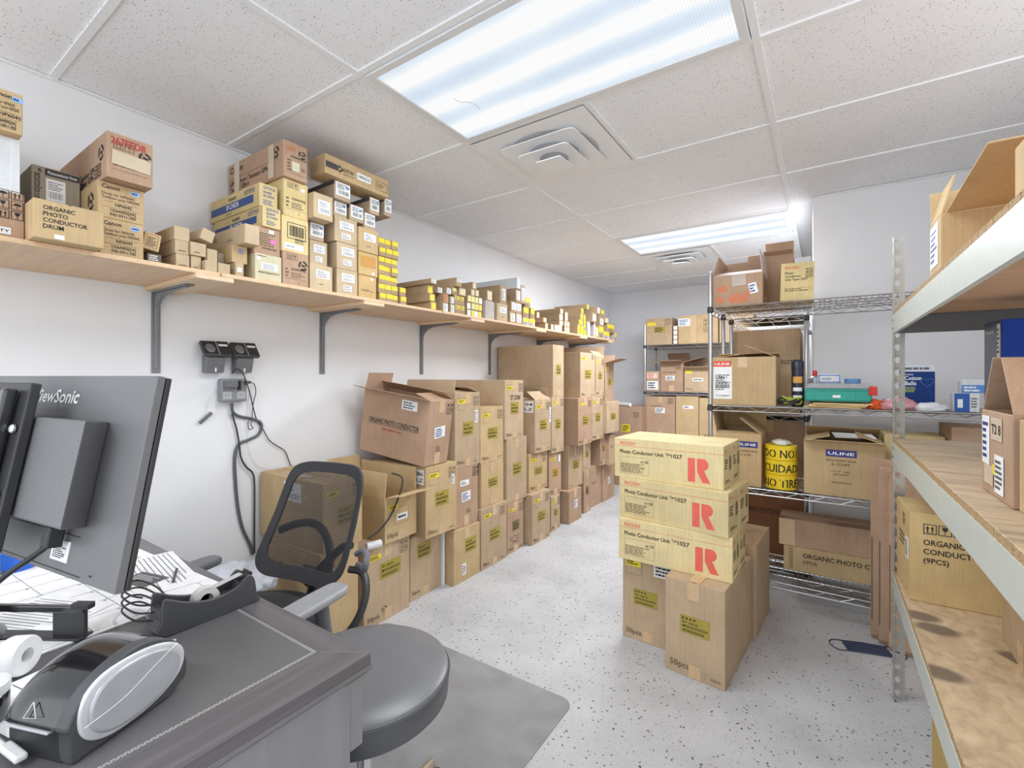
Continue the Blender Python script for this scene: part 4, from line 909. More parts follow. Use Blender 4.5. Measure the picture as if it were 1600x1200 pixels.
# ------------------------------------------------------------------ wire racks
def wire_rack(name, label, x0, x1, y0, y1, zs, top, pitch=.025):
    t = thing(name, label, 'shelving', ((x0+x1)/2, (y0+y1)/2, 0), 0, 'chrome wire racks')
    cx, cy = (x0+x1)/2, (y0+y1)/2; W, D = x1-x0, y1-y0
    for sx in (-1, 1):
        for sy in (-1, 1):
            m = MB(); px, py = sx*(W/2-.016), sy*(D/2-.016)
            m.lathe([(.0115,0),(.0127,.006),(.0127,top-.012),(.010,top-.004),(0,top)], 12, 0, Matrix.Translation((px,py,0)))
            p = m.build('post', CHROME, t, smooth=True)
            for z in zs: MB().lathe([(.0135,z-.036),(.0185,z-.03),(.017,z),(.0135,z+.002)], 12, 0, Matrix.Translation((px,py,0))).build('collar', plain('black_collar', (58,58,60), .4), p, smooth=True)
    for z in zs:
        m = MB(); x, y = W/2-.03, D/2-.004
        for zz in (z-.004, z-.034):
            r = .0032
            m.tube([(-x,-y,zz),(x,-y,zz)], r, 6).tube([(-x,y,zz),(x,y,zz)], r, 6)
            x2, y2 = W/2-.004, D/2-.03
            m.tube([(-x2,-y2,zz),(-x2,y2,zz)], r, 6).tube([(x2,-y2,zz),(x2,y2,zz)], r, 6)
        n = max(4, int(round(2*x/.062)))
        for s in (-1, 1):
            m.tube([(-x+2*x*i/n, s*y, z-.005 if i % 2 else z-.033) for i in range(n+1)], .0022, 5)
        n2 = max(2, int(round(2*y/.062)))
        for s in (-1, 1):
            m.tube([(s*(W/2-.004), -y+.03+(2*y-.06)*i/n2, z-.005 if i % 2 else z-.033) for i in range(n2+1)], .0022, 5)
        fr = m.build('shelf_frame', CHROME, t)
        m = MB()
        if W >= D:
            k = int(W/pitch)
            for i in range(1, k): m.tube([(-W/2+W*i/k,-y,z-.001),(-W/2+W*i/k,y,z-.001)], .0017, 4, caps=False)
            for j in range(1, 4): yy = -y+2*y*j/4; m.tube([(-x,yy,z-.005),(x,yy,z-.005)], .0028, 5)
            for j in (1, 3): m.tube([(-x+2*x*i/n, -y+2*y*j/4, z-.006 if i % 2 else z-.028) for i in range(n+1)], .002, 4)
        else:
            k = int(D/pitch)
            for i in range(1, k): m.tube([(-x,-D/2+D*i/k,z-.001),(x,-D/2+D*i/k,z-.001)], .0017, 4, caps=False)
            for j in range(1, 4): xx = -x+2*x*j/4; m.tube([(xx,-y,z-.005),(xx,y,z-.005)], .0028, 5)
        tag(m.build('wire_deck', CHROME, fr), kind='stuff')
    return t
R1Z = (.152, .652, 1.113, 1.69)
wire_rack('wire_rack', 'chrome wire rack holding the teal case and yellow tape rolls against the white wall', -.577, .96, 2.935, 3.392, R1Z, 1.90)
R2Z = (.06, .56, 1.03, 1.665)
wire_rack('wire_rack', 'chrome wire rack standing end-on behind the one with the tape rolls', -.540, -.078, 3.44, 4.66, R2Z, 1.80)
R3Z = (.10, .585, 1.105, 1.645)
wire_rack('wire_rack', 'chrome wire rack along the back wall, full of brown cartons', -1.775, -.556, 5.43, 5.888, R3Z, 1.906)
E1 = .0006
# --- rack against the white wall: top shelf
z = R1Z[3]+E1
c = Carton('open reused carton with orange stickers and flaps up on the rack top', -.551, 2.955, z, .263, .30, .178, 'b', open=True, group='cartons on the wire racks')
for a, b, s, r in ((.03,.10,.05,12),(.09,.02,.06,30),(.02,.02,.045,-20),(.13,.0+.012,.06,10),(.17,.06,.045,35),(.20,.11,.04,5)):
    c.sticker('L', a, b*.75+.005, s, s*.7, plain('worn_orange_sticker', (206,124,88)), rot=r)
c.sticker('L', .105, .11, .075, .066, plain('clear_shiny_tape', (196,180,166), .1), 'tape', rot=2); c.sticker('L', .195, .06, .042, .06, WHITE_LABEL, rot=12, marks=m_lines(BLUE_INK, 3))
for s, l, a in (('B', .12, 74), ('F', .13, 84), ('N', .13, 95), ('L', .12, 18)):
    f = c.flap(s, l, a); f.color = (*lin((216,198,196)), 1) if s in 'LF' else f.color
c.rect('F', .1, .05, .03, .10, INK); c.finish()
c = Carton('crumpled yellowish carton lettered Photo Conductor Unit on the rack top', -.206, 2.955, z, .155, .20, .205, 'y', rot=(0, R(1.5), R(2)), group='cartons on the wire racks')
c.txt('L', 'RICOH', .02, .172, .015, RED_INK); 
for i, t in enumerate(('Photo', 'Conductor', 'Unit Type 1027')): c.txt('L', t, .02, .145-.018*i, .012, INK)
c.icons('L', .115, .12, .016, 2, 3, INK); c.lines('L', .02, .05, .12, .02, 2); c.frame('L', .09, .055, .055, .014, .001); c.finish()
c = Carton('carton with red and white label behind the open orange-stickered carton', -.40, 3.27, z, .085, .11, .345, 'b', group='cartons on the wire racks')
c.sticker('L', .012, .25, .06, .06, plain('red_label', (190,74,72)), marks=m_lines(WHITE_LABEL, 4)); c.finish()
c = Carton('tall tan carton with open lid at the rear of the rack top', -.312, 3.27, z, .158, .11, .33, 'b', open=True, group='cartons on the wire racks'); c.flap('L', .05, 160); c.flap('N', .1, 75); c.finish()
c = Carton('white carton at the rear of the rack top beside the wall corner', -.15, 3.27, z, .085, .11, .30, 'w', group='cartons on the wire racks'); c.finish()
c = Carton('plain dull carton tucked behind the upright flap on the rack top', -.53, 3.27, z, .125, .11, .255, 'b', group='cartons on the wire racks'); c.finish()
# --- middle shelf
z = R1Z[2]+E1
c = Carton('tan carton with red-headed white shipping label on the middle rack shelf', -.556, 2.95, z, .334, .36, .277, 'c', open=True, group='cartons on the wire racks')
c.flap('F', .17, 24); c.flap('B', .15, 6); c.flap('N', .14, 12)
c.sticker('L', .012, .035, .10, .20, WHITE_LABEL, 'shipping_label', marks=m_lines(INK_GREY, 9, .28, .25)); c.sticker('L', .012, .222, .096, .034, plain('red_label_header', (222,84,56)), 'label_header', marks=m_text(WHITE_LABEL, ['ULINE']))
for t, y, s, wd in (('SA-1', .155, .013, .045), ('2 of 2', .125, .014, .045)): c.txt('L', t, .062, y, s, INK, wd, 'c', off=.0022)
c.barcode('L', .025, .098, .075, .018); c.barcode('L', .025, .05, .075, .008); c.tab('L', w=.05, l=.06); c.finish()
def can(label, x, y, z, r, h, prof, mats, name='spray_can', cat='can'):
    t = thing(name, label, cat, (x, y, z))
    MB().lathe([(r*.94,0),(r,.004),(r,h*.78),(r*.9,h*.82),(r*.55,h*.86)], 24).build('body', mats[0], t, smooth=True)
    MB().lathe(prof, 20).build('cap', mats[1], t, smooth=True)
    return t
cn = can('dark insect spray can standing beside the carton with shipping label', -.122, 3.02, z, .030, .255, [(.031,.20),(.031,.245),(.02,.258),(0,.259)], (plain('navy_can_print', (38,40,58), .3), plain('black_can_cap', (36,40,58), .35)))
m = MB()
for k, (zz, hh, col) in enumerate(((.13,.035,0),(.085,.02,1),(.05,.012,1))):
    vs = []; n = 9
    for i in range(n):
        a = R(-135+90*i/(n-1)); vs += [(.0306*math.cos(a), .0306*math.sin(a), zz), (.0306*math.cos(a), .0306*math.sin(a), zz+hh)]
    m.add(vs, [(2*i, 2*i+2, 2*i+3, 2*i+1) for i in range(n-1)], col)
m.build('printed_label', [plain('can_orange_print', (212,160,80)), WHITE_LABEL], cn)
can('small silver spray can with red cap behind the teal case', -.045, 3.20, z, .030, .195, [(.012,.165),(.012,.19),(.008,.2),(0,.2)], (plain('silver_can', (176,182,190), .3, .5), plain('red_can_cap', (206,44,44), .35)))
cs = thing('tool_case', 'teal plastic organiser case with grey lid and red latches on the rack', 'case', (.056, 3.07, z+.034))
MB().box(-.145,.145,-.095,.095,0,.065).build('tray', plain('teal_plastic', (38,158,142), .4), cs, bevel=.010, seg=3)
r = MB()
for x in (-.105, .085): r.box(x-.004, x+.004, -.0985, -.094, .004, .062)
r.box(-.146,.146,-.099,.099,.058,.066); r.build('rib', plain('teal_plastic', (38,158,142)), cs)
MB().prism([(-.148,.066),(.148,.066),(.135,.094),(-.125,.094)], .196, 0, Matrix.Translation((0,.098,0)) @ Matrix.Rotation(R(90),4,'X')).build('lid', plain('smoky_lid', (158,160,166), .25), cs, bevel=.006)
for x, y in ((.150,-.07),(.150,.05)): MB().box(x-.02,x+.016,y-.032,y+.028,.035,.080).build('latch', plain('red_latch', (208,52,46), .4), cs, bevel=.004)
MB().box(-.02,.014,-.0992,-.0975,.02,.034).build('label_tag', WHITE_LABEL, cs)
zc = z+.034+.0945
c = Carton('blue and white small box lying on the teal case lid', -.03, 3.05, zc, .105, .06, .05, 'w', name='small_box', cat='box'); c.frame('L', .004, .004, .097, .042, .005, plain('pale_blue_print', (96,130,196))); c.lines('L', .02, .018, .06, .012, 2, INK_GREY); c.finish()
m = MB(); m.lathe([(.022,0),(.036,0),(.036,.024),(.022,.024),(.022,0)], 28); o = m.build('tape_roll', plain('blue_tape', (96,142,190), .3), smooth=True, loc=(.125, 3.08, zc+.0005)); tag(o, 'blue tape roll lying on the teal case lid', 'tape')
for k in range(4):
    o = MB().box(-.125,.125,-.10,.10,0,.006).build('envelope', plain('manila_paper', (222,192,140), .7), None, bevel=.001, loc=(.035+.012*k, 3.055-.004*k, z+.0001+.0066*k), rot=(0,0,R((-3,2,-1,4)[k])))
    tag(o, 'manila envelope beneath the teal case, %s from the bottom' % ordn[k].replace('bottom', 'first'), 'envelope', 'manila envelopes')
def blob(name, label, cat, loc, size, mat, seed, amp=.25, parts=3, sub=3, freq=3.0, squash=True):
    bm = bmesh.new(); bmesh.ops.create_icosphere(bm, subdivisions=sub, radius=1)
    from mathutils import noise
    for v in bm.verts:
        p = v.co.copy(); n = noise.noise(p*freq+Vector((seed,seed*.7,0)))+.5*noise.noise(p*freq*2.3+Vector((0,seed,3)))
        v.co = p*(1+amp*n)
    zs = min(v.co.z for v in bm.verts)
    for v in bm.verts:
        if squash and v.co.z < -.45: v.co.z = -.45
        v.co = Vector((v.co.x*size[0], v.co.y*size[1], (v.co.z+(.45 if squash else 0))*size[2]))
    me = bpy.data.meshes.new(name); bm.to_mesh(me); bm.free(); me.materials.append(mat); me.polygons.foreach_set('use_smooth', [True]*len(me.polygons))
    o = bpy.data.objects.new(name, me); COL.objects.link(o); o.location = loc
    return tag(o, label, cat)
def coil(name, label, cat, loc, r, turns, mat, seed, th=.004, cat2=None):
    rnd = random.Random(seed); pts = []
    for i in range(turns*8):
        a = i*2*math.pi/8; q = r*rnd.uniform(.65, 1.15); pts.append((q*math.cos(a), q*.7*math.sin(a), th+rnd.uniform(0, .02)+.0012*i))
    o = MB().tube(smooth_path(pts, 3), th, 6).build(name, mat, None, smooth=True, loc=loc); return tag(o, label, cat)
coil('bungee_cord', 'tangled yellow-green cord on the middle rack shelf', 'cord', (-.145, 2.985, z), .045, 4, plain('lime_cord', (176,196,60), .5), 3)
coil('cord', 'tangled black cord under the yellow-green one on the rack', 'cord', (-.155, 2.972, z), .055, 3, BLACK_RUBBER, 5)
blob('rag', 'crumpled orange cloth at the end of the manila envelopes', 'cloth', (.213, 3.0, z), (.032,.04,.035), plain('orange_cloth', (222,92,34), .8), 2.2, .4)
blob('plastic_bag', 'crumpled pinkish clear plastic bag on the middle rack shelf', 'bag', (.305, 3.0, z), (.075,.05,.040), plain('pink_plastic_film', (206,150,158), .2), 4.1, .3)
blob('plastic_bag', 'crumpled white plastic bag beside the pinkish one on the rack', 'bag', (.42, 2.99, z), (.065,.045,.028), plain('white_plastic_film', (222,224,228), .25), 7.7, .3)
c = Carton('navy box lettered Cotton Balls standing on the middle rack shelf', .327, 3.08, z, .128, .09, .222, 'w', name='cotton_box', cat='box', color=lin((28,60,122)))
c.sticker('L', 0, .19, .128, .032, plain('pale_grey_band', (206,212,222)), 'printed_band', marks=m_lines(INK_GREY, 1, .2, .2))
c.txt('L', 'STERILE', .012, .172, .007, WHITE_LABEL); c.txt('L', 'Cotton', .012, .148, .020, WHITE_LABEL, .065); c.txt('L', 'Balls', .012, .122, .020, WHITE_LABEL, .045); c.lines('L', .012, .086, .05, .028, 4, plain('lime_print', (180,200,60)))
m = MB(); M = c.M('L', .098, .135, .001); pts = [(0,-.022,0),(.026,.004,0),(.020,.018,0),(.008,.018,0),(0,.010,0),(-.008,.018,0),(-.020,.018,0),(-.026,.004,0)]
m.tube([M @ Vector(p) for p in pts], .0014, 4, closed=True); m.build('heart_outline', plain('pale_blue_print', (96,130,196)), c.o); c.finish()
ppr = MB(); 
for k in range(3): 
    o = MB().box(-.085,.085,-.10,.10,0,.0012).build('paper_sheet', WHITE_PAPER, None, loc=(.435+.015*k, 3.28-.02*k, z+.05+.003*k), rot=(R(0), R(0), R(20-14*k)))
    o.location.z = z+.0005+.0016*k; tag(o, 'loose white sheet behind the cotton box on the rack, %s of the three' % ('lowest','middle','top')[k], 'paper', 'loose white sheets')
c = Carton('small blue and white box on the middle rack shelf, under another', .505, 2.97, z, .088, .09, .088, 'w', name='small_box', cat='box'); c.sticker('L', .001, .001, .052, .086, plain('royal_blue_print', (44,92,170)), 'printed_panel'); c.sticker('L', .012, .02, .018, .04, WHITE_LABEL); c.lines('L', .058, .02, .024, .05, 4, INK_GREY); c.finish()
c = Carton('small pale blue box resting on the blue and white one on the rack', .535, 3.0, z+.0886, .085, .07, .062, 'w', name='small_box', cat='box'); c.sticker('L', .001, .001, .083, .036, plain('sky_blue_print', (88,140,204)), 'printed_panel', marks=m_lines(WHITE_LABEL, 2)); c.finish()
# --- lower middle shelf
z = R1Z[1]+E1
c = Carton('open reclosable-bag carton at the rack end behind the yellow tape rolls', -.53, 2.955, z, .235, .34, .30, 'c', open=True, group='cartons on the wire racks')
c.sticker('L', .10, .222, .118, .034, NAVY_INK, 'logo_band', marks=m_text(WHITE_LABEL, ['ULINE'])); c.txt('L', 'RECLOSABLE BAGS', .10, .196, .011, INK_SOFT, .118); c.txt('L', 'S-15249', .13, .174, .012, INK_SOFT)
c.flap('F', .14, 40); c.flap('N', .15, 60); c.flap('B', .15, 100); c.flap('L', .05, 10); c.finish()
ROLL = plain('yellow_barrier_tape', (236,206,40), .35)
def tape_roll(label, zz, text):
    t = thing('tape_roll', label, 'tape', (-.203, 3.035, zz), 0, 'yellow barrier tape rolls')
    r = .080; h = .080
    MB().lathe([(.040,0),(r-.004,0),(r,.003),(r,h-.003),(r-.004,h),(.040,h),(.040,0)], 40).build('winding', ROLL, t, smooth=True)
    MB().lathe([(.0375,0),(.0398,0),(.0398,h),(.0375,h),(.0375,0)], 28).build('core', plain('cardboard_core', (168,132,96)), t, smooth=True)
    vs, fs, W = text_geo(text); s = .045; m = MB(); rr = r+.0006
    vv = []
    for x, y in vs:
        a = R(-158)+(x*s*.82)/r; vv.append((rr*math.cos(a), rr*math.sin(a), .016+y*s))
    m.add(vv, fs); m.build('lettering', INK, t)
    return t
for i, (tx, lb) in enumerate((('DO NO TIRE', 'yellow barrier tape roll at the bottom of the three-roll pile'), ('DO CUIDADO', 'yellow barrier tape roll lettered CUIDADO, middle of the pile'), ('DO NOT ENTER', 'yellow barrier tape roll lettered DO NOT, top of the pile'))):
    tape_roll(lb, z+.0808*i, ('NO TIRE NO', 'CUIDADO CUI', 'DO NOT ENTER')[i])
film = blob('plastic_wrap', 'crumpled clear wrap bunched on the topmost yellow tape roll', 'wrap', (-.203, 3.04, z+.2430), (.05,.05,.02), plain('clear_film', (216,216,206), .15), 9.2, .3)
c = Carton('worn carton lettered RECLOSABLE BAGS with frayed open top', -.092, 2.962, z, .345, .33, .285, 'c', open=True, group='cartons on the wire racks')
c.sticker('L', .098, .208, .132, .036, NAVY_INK, 'logo_band', marks=m_text(WHITE_LABEL, ['ULINE'])); c.txt('L', 'RECLOSABLE BAGS', .10, .184, .010, INK_SOFT, .128); c.txt('L', 'S-15249', .122, .162, .014, INK_SOFT, .078)
for t, y, wd in (('12 X 20"   4 MIL', .128, .08), ('1000/CARTON', .112, .065), ('1-800-295-5510', .07, .09)): c.txt('L', t, .163, y, .008, INK_SOFT, wd, 'c')
c.flap('L', .06, 172); c.flap('N', .12, 30); c.flap('B', .12, 15); c.flap('F', .12, 20)
c.finish()
o = MB().box(-.09,.09,-.06,.06,0,.003).build('paper_sheet', WHITE_PAPER, None, loc=(.13, 3.12, z+.305), rot=(R(6), 0, R(8))); tag(o, 'white sheets lying on the frayed carton flaps', 'paper')
c = Carton('low yellowish carton behind the worn lettered carton on the rack', .262, 3.10, z, .235, .25, .325, 'y', group='cartons on the wire racks'); c.finish()
c = Carton('brown carton with white paper on it near the rack end', .505, 3.02, z, .15, .30, .385, 'b', group='cartons on the wire racks'); c.finish()
# --- bottom shelf
z = R1Z[0]+E1
c = Carton('long low carton lettered ORGANIC PHOTO CONDUCTOR on the bottom rack shelf', -.198, 3.158, z, .66, .218, .140, 'c', group='cartons on the wire racks')
c.txt('L', 'ORGANIC PHOTO CONDUCTOR', .095, .085, .026, INK, .50); c.txt('L', '(1PCS)', .095, .052, .018, INK); c.icons('L', .028, .014, .018, 1, 6, INK_SOFT); c.finish()
c = Carton('plain long carton lying on the lettered one on the bottom rack shelf', -.222, 3.165, z+.1408, .68, .21, .155, 'b', group='cartons on the wire racks')
c.sticker('L', .0, .002, .08, .15, TAPE, 'tape'); c.finish()
# --- rack behind
G2 = 'cartons on the wire racks'
c = Carton('huge tan carton at the top of the end-on rack behind the tape-roll rack', -.525, 3.53, R2Z[2]+E1, .395, .60, .56, 'a', group=G2); c.txt('L', 'ORGANIC PHOTO CONDUCTOR', .02, .33, .026, INK, .37); c.finish()
c = Carton('big plain brown carton in the middle of the end-on rack', -.515, 3.49, R2Z[1]+E1, .42, .60, .425, 'b', group=G2); c.tab('L'); c.finish()
c = Carton('dark brown lettered carton low in the end-on rack', -.515, 3.47, R2Z[0]+E1, .42, .60, .455, 'b', group=G2, color=lin((146,104,78))); c.txt('L', 'ORGANIC PHOTO CONDUCTOR', -.06+.10, .33, .026, INK, .37); c.rect('L', .04, .322, .37, .0025); c.finish()
o = MB().box(-.205,.205,-.28,.28,0,.012).build('tray', plain('navy_plastic_sheet', (34,38,50), .3), None, bevel=.003, loc=(-.309, 3.80, R2Z[3]-.055)); o.location.z = R2Z[3]+.0005; tag(o, 'dark navy tray on the top shelf of the end-on rack', 'tray')
# --- back wall rack
z = R3Z[3]+E1
def sm3(label, x0, w_, z, h, col='a', d=.36, feat=0, op=False, y=5.445):
    c = Carton(label, x0, y, z, w_, d, h, col, open=op, group='cartons on the back wall rack')
    return c
c = sm3('carton with two yellow stickers at the end of the back rack top', -1.752, .305, z, .31); c.sticker('L', .02, .225, .10, .04, YELLOW); c.sticker('L', .10, .14, .13, .07, OLIVE, marks=m_lines(INK, 3)); c.icons('L', .22, .22, .035, 2, 2, INK_SOFT); c.finish()
for k in range(4):
    c = sm3('thin white-ended box in the narrow column on the back rack, %s up' % ordn[k], -1.435, .05, z+.053*k, .0525, 'k', .3); c.sticker('L', .006, .006, .038, .04, WHITE_LABEL); c.finish()
c = sm3('large carton with white label on the back rack top', -1.378, .42, z, .315, 'c'); c.sticker('L', .0, .20, .13, .085, WHITE_LABEL, marks=m_lines(BLUE_INK, 4)); c.sticker('L', .135, .002, .06, .31, TAPE, 'tape'); c.icons('L', .27, .12, .045, 2, 3, INK_SOFT); c.finish()
c = sm3('plain carton behind the rack posts on the back rack top', -.945, .33, z, .30, 'a'); c.lines('L', .12, .1, .1, .03, 2); c.finish()
z = R3Z[2]+E1
c = sm3('small carton with two white labels on the back rack middle shelf', -1.745, .16, z, .235, 'b'); c.sticker('L', .012, .15, .12, .065, plain('pale_pink_label', (226,206,196)), marks=m_lines(RED_INK, 3)); c.sticker('L', .01, .02, .13, .10, WHITE_LABEL, marks=m_lines(INK, 3)); c.finish()
c = sm3('open carton with drooping flaps on the back rack middle shelf', -1.578, .255, z, .33, 'b', op=True); c.flap('L', .10, 168); c.flap('N', .14, 60); c.flap('B', .2, 168); c.flap('F', .2, 165); c.sticker('L', .06, .13, .10, .05, WHITE_LABEL, marks=m_lines(INK, 2)); c.icons('L', .17, .25, .03, 2, 1, INK); c.lines('L', .03, .21, .18, .02, 1); c.sticker('L', .1, .002, .05, .07, TAPE, 'tape'); c.finish()
c = sm3('shorter open carton with yellow sticker on the back rack middle shelf', -1.312, .31, z, .26, 'a', op=True); c.flap('L', .07, 165); c.flap('N', .1, 100); c.flap('F', .1, 10); c.sticker('L', .015, .205, .07, .03, YELLOW); c.sticker('L', .09, .12, .11, .035, WHITE_LABEL, marks=m_lines(INK, 1, .2, .2)); c.txt('L', '50pcs.', .02, .025, .022, INK_SOFT); c.finish()
c = sm3('wide plain carton at the hidden end of the back rack middle shelf', -.99, .38, z, .30, 'a'); c.finish()
z = R3Z[1]+E1
c = sm3('pinkish brown carton with white label on the back rack lower shelf', -1.747, .335, z, .46, 'b'); c.sticker('L', .11, .27, .11, .06, WHITE_LABEL, marks=m_lines(INK, 3)); c.tab('L').tab('L', False); c.icons('L', .25, .38, .03, 2, 2, INK); c.lines('L', .06, .34, .2, .02, 1); c.finish()
c = sm3('yellowish carton with white label on the back rack lower shelf', -1.404, .245, z, .47, 'c'); c.sticker('L', .08, .33, .11, .035, WHITE_LABEL, marks=m_lines(INK, 1, .2, .2)); c.sticker('L', .06, .03, .13, .04, TAPE, 'tape'); c.finish()
c = sm3('plain tan carton beside the yellowish one on the back rack lower shelf', -1.152, .25, z, .455, 'c'); c.lines('L', .05, .03, .12, .03, 2); c.finish()
z = R3Z[0]+E1
for k, x in enumerate((-1.74, -1.35, -.96)):
    c = sm3('brown carton on the bottom back rack shelf, %s along' % ('first', 'second', 'third')[k], x, .36, z, .40, 'b'); c.tab('L'); c.finish()
c = Carton('brown carton with yellow sticker between the floor row and back rack', -2.04, 5.28, .60, .30, .40, .325, 'b', group='cartons in the back corner'); c.sticker('L', .06, .03, .10, .09, YELLOW, marks=m_lines(INK, 3)); c.icons('L', .2, .2, .03, 2, 2, INK_SOFT); c.finish()
c = Carton('brown carton beneath the yellow-sticker carton in the back corner', -2.06, 5.26, 0, .32, .42, .5995, 'b', group='cartons in the back corner'); c.tab('L'); c.finish()
o = MB().tube([(-.12,0,.022),(.12,.02,.022)], .022, 14).build('paper_roll', WHITE_PL, None, smooth=True, loc=(-1.99, 5.20+.12, .9262), rot=(0,0,R(-30))); tag(o, 'white paper roll lying on the back corner carton', 'roll')
# ------------------------------------------------------------------ pile in the middle of the floor
GC = 'cartons in the middle of the floor'
def rotc(label, cx, cy, z, d, w_, h, col, rz, **k):
    c = Carton(label, cx-d/2, cy-w_/2, z, d, w_, h, col, R(rz), group=GC, **k); return c
def fix_olive(c, f, a, b, w_=.115, h=.062):
    c.sticker(f, a, b, w_, h, OLIVE, marks=lambda k, M, W, H: (m_text(None, ['for use in', 'MP2554/3054/3554', '4054/5054/6054'])(k, M @ Matrix.Translation((0,0,0)), W, H*.8), [k.add([(W*(.1+.13*i)+W*.04*math.cos(q), H*.84+W*.04*math.sin(q), 0) for q in [R(60*j) for j in range(6)]], [(0,1,2,3,4,5)], 0, M) for i in range(4)], INK)[-1])
# front carton: near-bottom corner measured on the floor at (-.335, 2.053)
a = R(-5.2); cx = -.335+(-.246/2*math.cos(a)-.472/2*math.sin(a)); cy = 2.053+(-.246/2*math.sin(a)+.472/2*math.cos(a))
P1 = rotc('front 50pcs carton on the floor beneath the three pairs of long cartons', cx, cy, 0, .246, .472, .406, 'a', -5.2)
fix_olive(P1, 'L', .065, .185, .122, .075); P1.txt('L', '50pcs.', .02, .032, .026, INK_SOFT); P1.sticker('L', .095, .33, .05, .075, TAPE, 'tape'); P1.sticker('L', .10, .002, .05, .055, TAPE, 'tape'); P1.lines('L', .19, .02, .05, .012, 2)
P1.sticker('T', .098, .004, .05, .46, TAPE, 'tape'); P1.finish()
P2 = rotc('50pcs carton with yellow sticker half hidden behind the front floor carton', -.820+.123, 2.215+.22, 0, .246, .44, .4065, 'a', -2)
P2.sticker('L', .016, .355, .075, .034, YELLOW, marks=m_lines(INK, 2, .2, .2)); P2.frame('L', .016, .315, .08, .085, .0015, INK_SOFT); fix_olive(P2, 'L', .055, .175, .118, .075); P2.txt('L', '50pcs.', .018, .028, .024, INK_SOFT); P2.sticker('L', .10, .002, .05, .055, TAPE, 'tape')
P2.sticker('L', .155, .33, .085, .06, WHITE_LABEL, marks=m_lines(INK, 3)); P2.finish()
P3 = rotc('plain carton standing behind the front floor carton, toward the metal rack', -.262-.125, 2.56+.18, 0, .25, .36, .452, 'a', -4); P3.finish()
PAIR = []
def ricoh(label, px, py, z, rz, back):
    """px,py: near-bottom corner of the lettered face; back shifts it to the row behind"""
    L, D, Hh = .505, .155, .190; a = R(rz); oy = D+.006 if back else 0
    cx = px+(-L/2*math.cos(a)-(D/2+oy)*math.sin(a)); cy = py+(-L/2*math.sin(a)+(D/2+oy)*math.cos(a))
    c = Carton(label, cx-L/2, cy-D/2, z, L, D, Hh, 'r', a, group='long lettered cartons in the middle pile', bev=.003)
    c.txt('L', 'RICOH', .03, .160, .016, RED_INK, .075); c.rect('L', .0, .1525, L, .0012, RED_INK)
    c.txt('L', 'Photo Conductor Unit', .03, .118, .018, INK, .215); c.txt('L', 'Type', .253, .128, .010, INK, .024); c.txt('L', '1027', .28, .118, .018, INK, .05)
    c.frame('L', .03, .02, .145, .082, .0008, INK_SOFT); c.lines('L', .034, .026, .125, .046, 7, INK_SOFT); c.txt('L', 'CE', .152, .078, .012, INK); c.txt('L', 'UK', .132, .078, .008, INK)
    # big R mark: a block and a leg
    m = c._p(RED_INK); M = c.M('L', .355, .022, .0009); k = .105
    m.add([(0,0,0),(.30*k,0,0),(.30*k,k,0),(0,k,0)], [(0,1,2,3)], 0, M)
    pts = [(.38*k,k*.46,0),(.38*k,k,0),(.62*k,k,0)]+[(.62*k+.22*k*math.sin(R(q)), .76*k+.24*k*math.cos(R(q)), 0) for q in range(15, 180, 15)]+[(.62*k,.52*k,0)]
    m.add(pts+[], [tuple(reversed(range(len(pts))))], 0, M)
    m.add([(.38*k,.46*k,0),(.64*k,.54*k,0),(.92*k,0,0),(.60*k,0,0)], [(3,2,1,0)], 0, M)
    c.rect('F', 0, .1525, D, .0012, RED_INK); c.txt('F', 'RICOH', .012, .160, .010, RED_INK)
    c.lines('F', .02, .085, .06, .045, 4, INK); c.barcode('F', .10, .075, .035, .06); c.lines('F', .03, .02, .10, .018, 2, INK)
    c.finish(); return c
zz = .4068
for i, (px, py, rz) in enumerate(((-.3204, 2.1424, -1.5), (-.3355, 2.134, -7), (-.3596, 2.170, -3.5))):
    for b in (False, True):
        ricoh('long lettered photo conductor carton, %s layer, %s row of the middle pile' % (('bottom', 'middle', 'top')[i], 'rear' if b else 'front'), px, py, zz, rz, b)
    zz += .1905

# ------------------------------------------------------------------ boltless steel shelving beside the camera
PAINT = plain('pale_grey_beam_paint', (202, 208, 202), .38, .1, .03)
POSTM = plain('grey_post_steel', (178, 176, 170), .4, .5, .06)
BOARD1 = wood_mat('particle_board', (152, 132, 108), (202, 180, 150), (3.5, 22, 22), .6, 0, 1.6)
BOARD2 = wood_mat('stained_particle_board', (172, 146, 116), (208, 184, 152), (16, 11, 18), .6, .85, 1.8)
EDGE_M = plain('chipped_board_edge', (172, 144, 106), .8, 0, .35, 220, .6)
UX0, UX1, UY0, UY1 = .226, .846, -.06, 2.392
BOARD0 = wood_mat('tan_particle_board', (190, 150, 114), (206, 168, 132), (2, 14, 14), .55, 0, 1.6)
SHADE_BEAM = plain('dark_grey_end_beam', (112, 113, 116), .4, .2, .04)  # end beams darker than the side beams: shade put into their colour
un = thing('rivet_shelving', 'boltless steel shelving unit with thick particle board decks and keyhole posts', 'shelving', ((UX0+UX1)/2, (UY0+UY1)/2, 0))
ux, uy = (UX0+UX1)/2, (UY0+UY1)/2
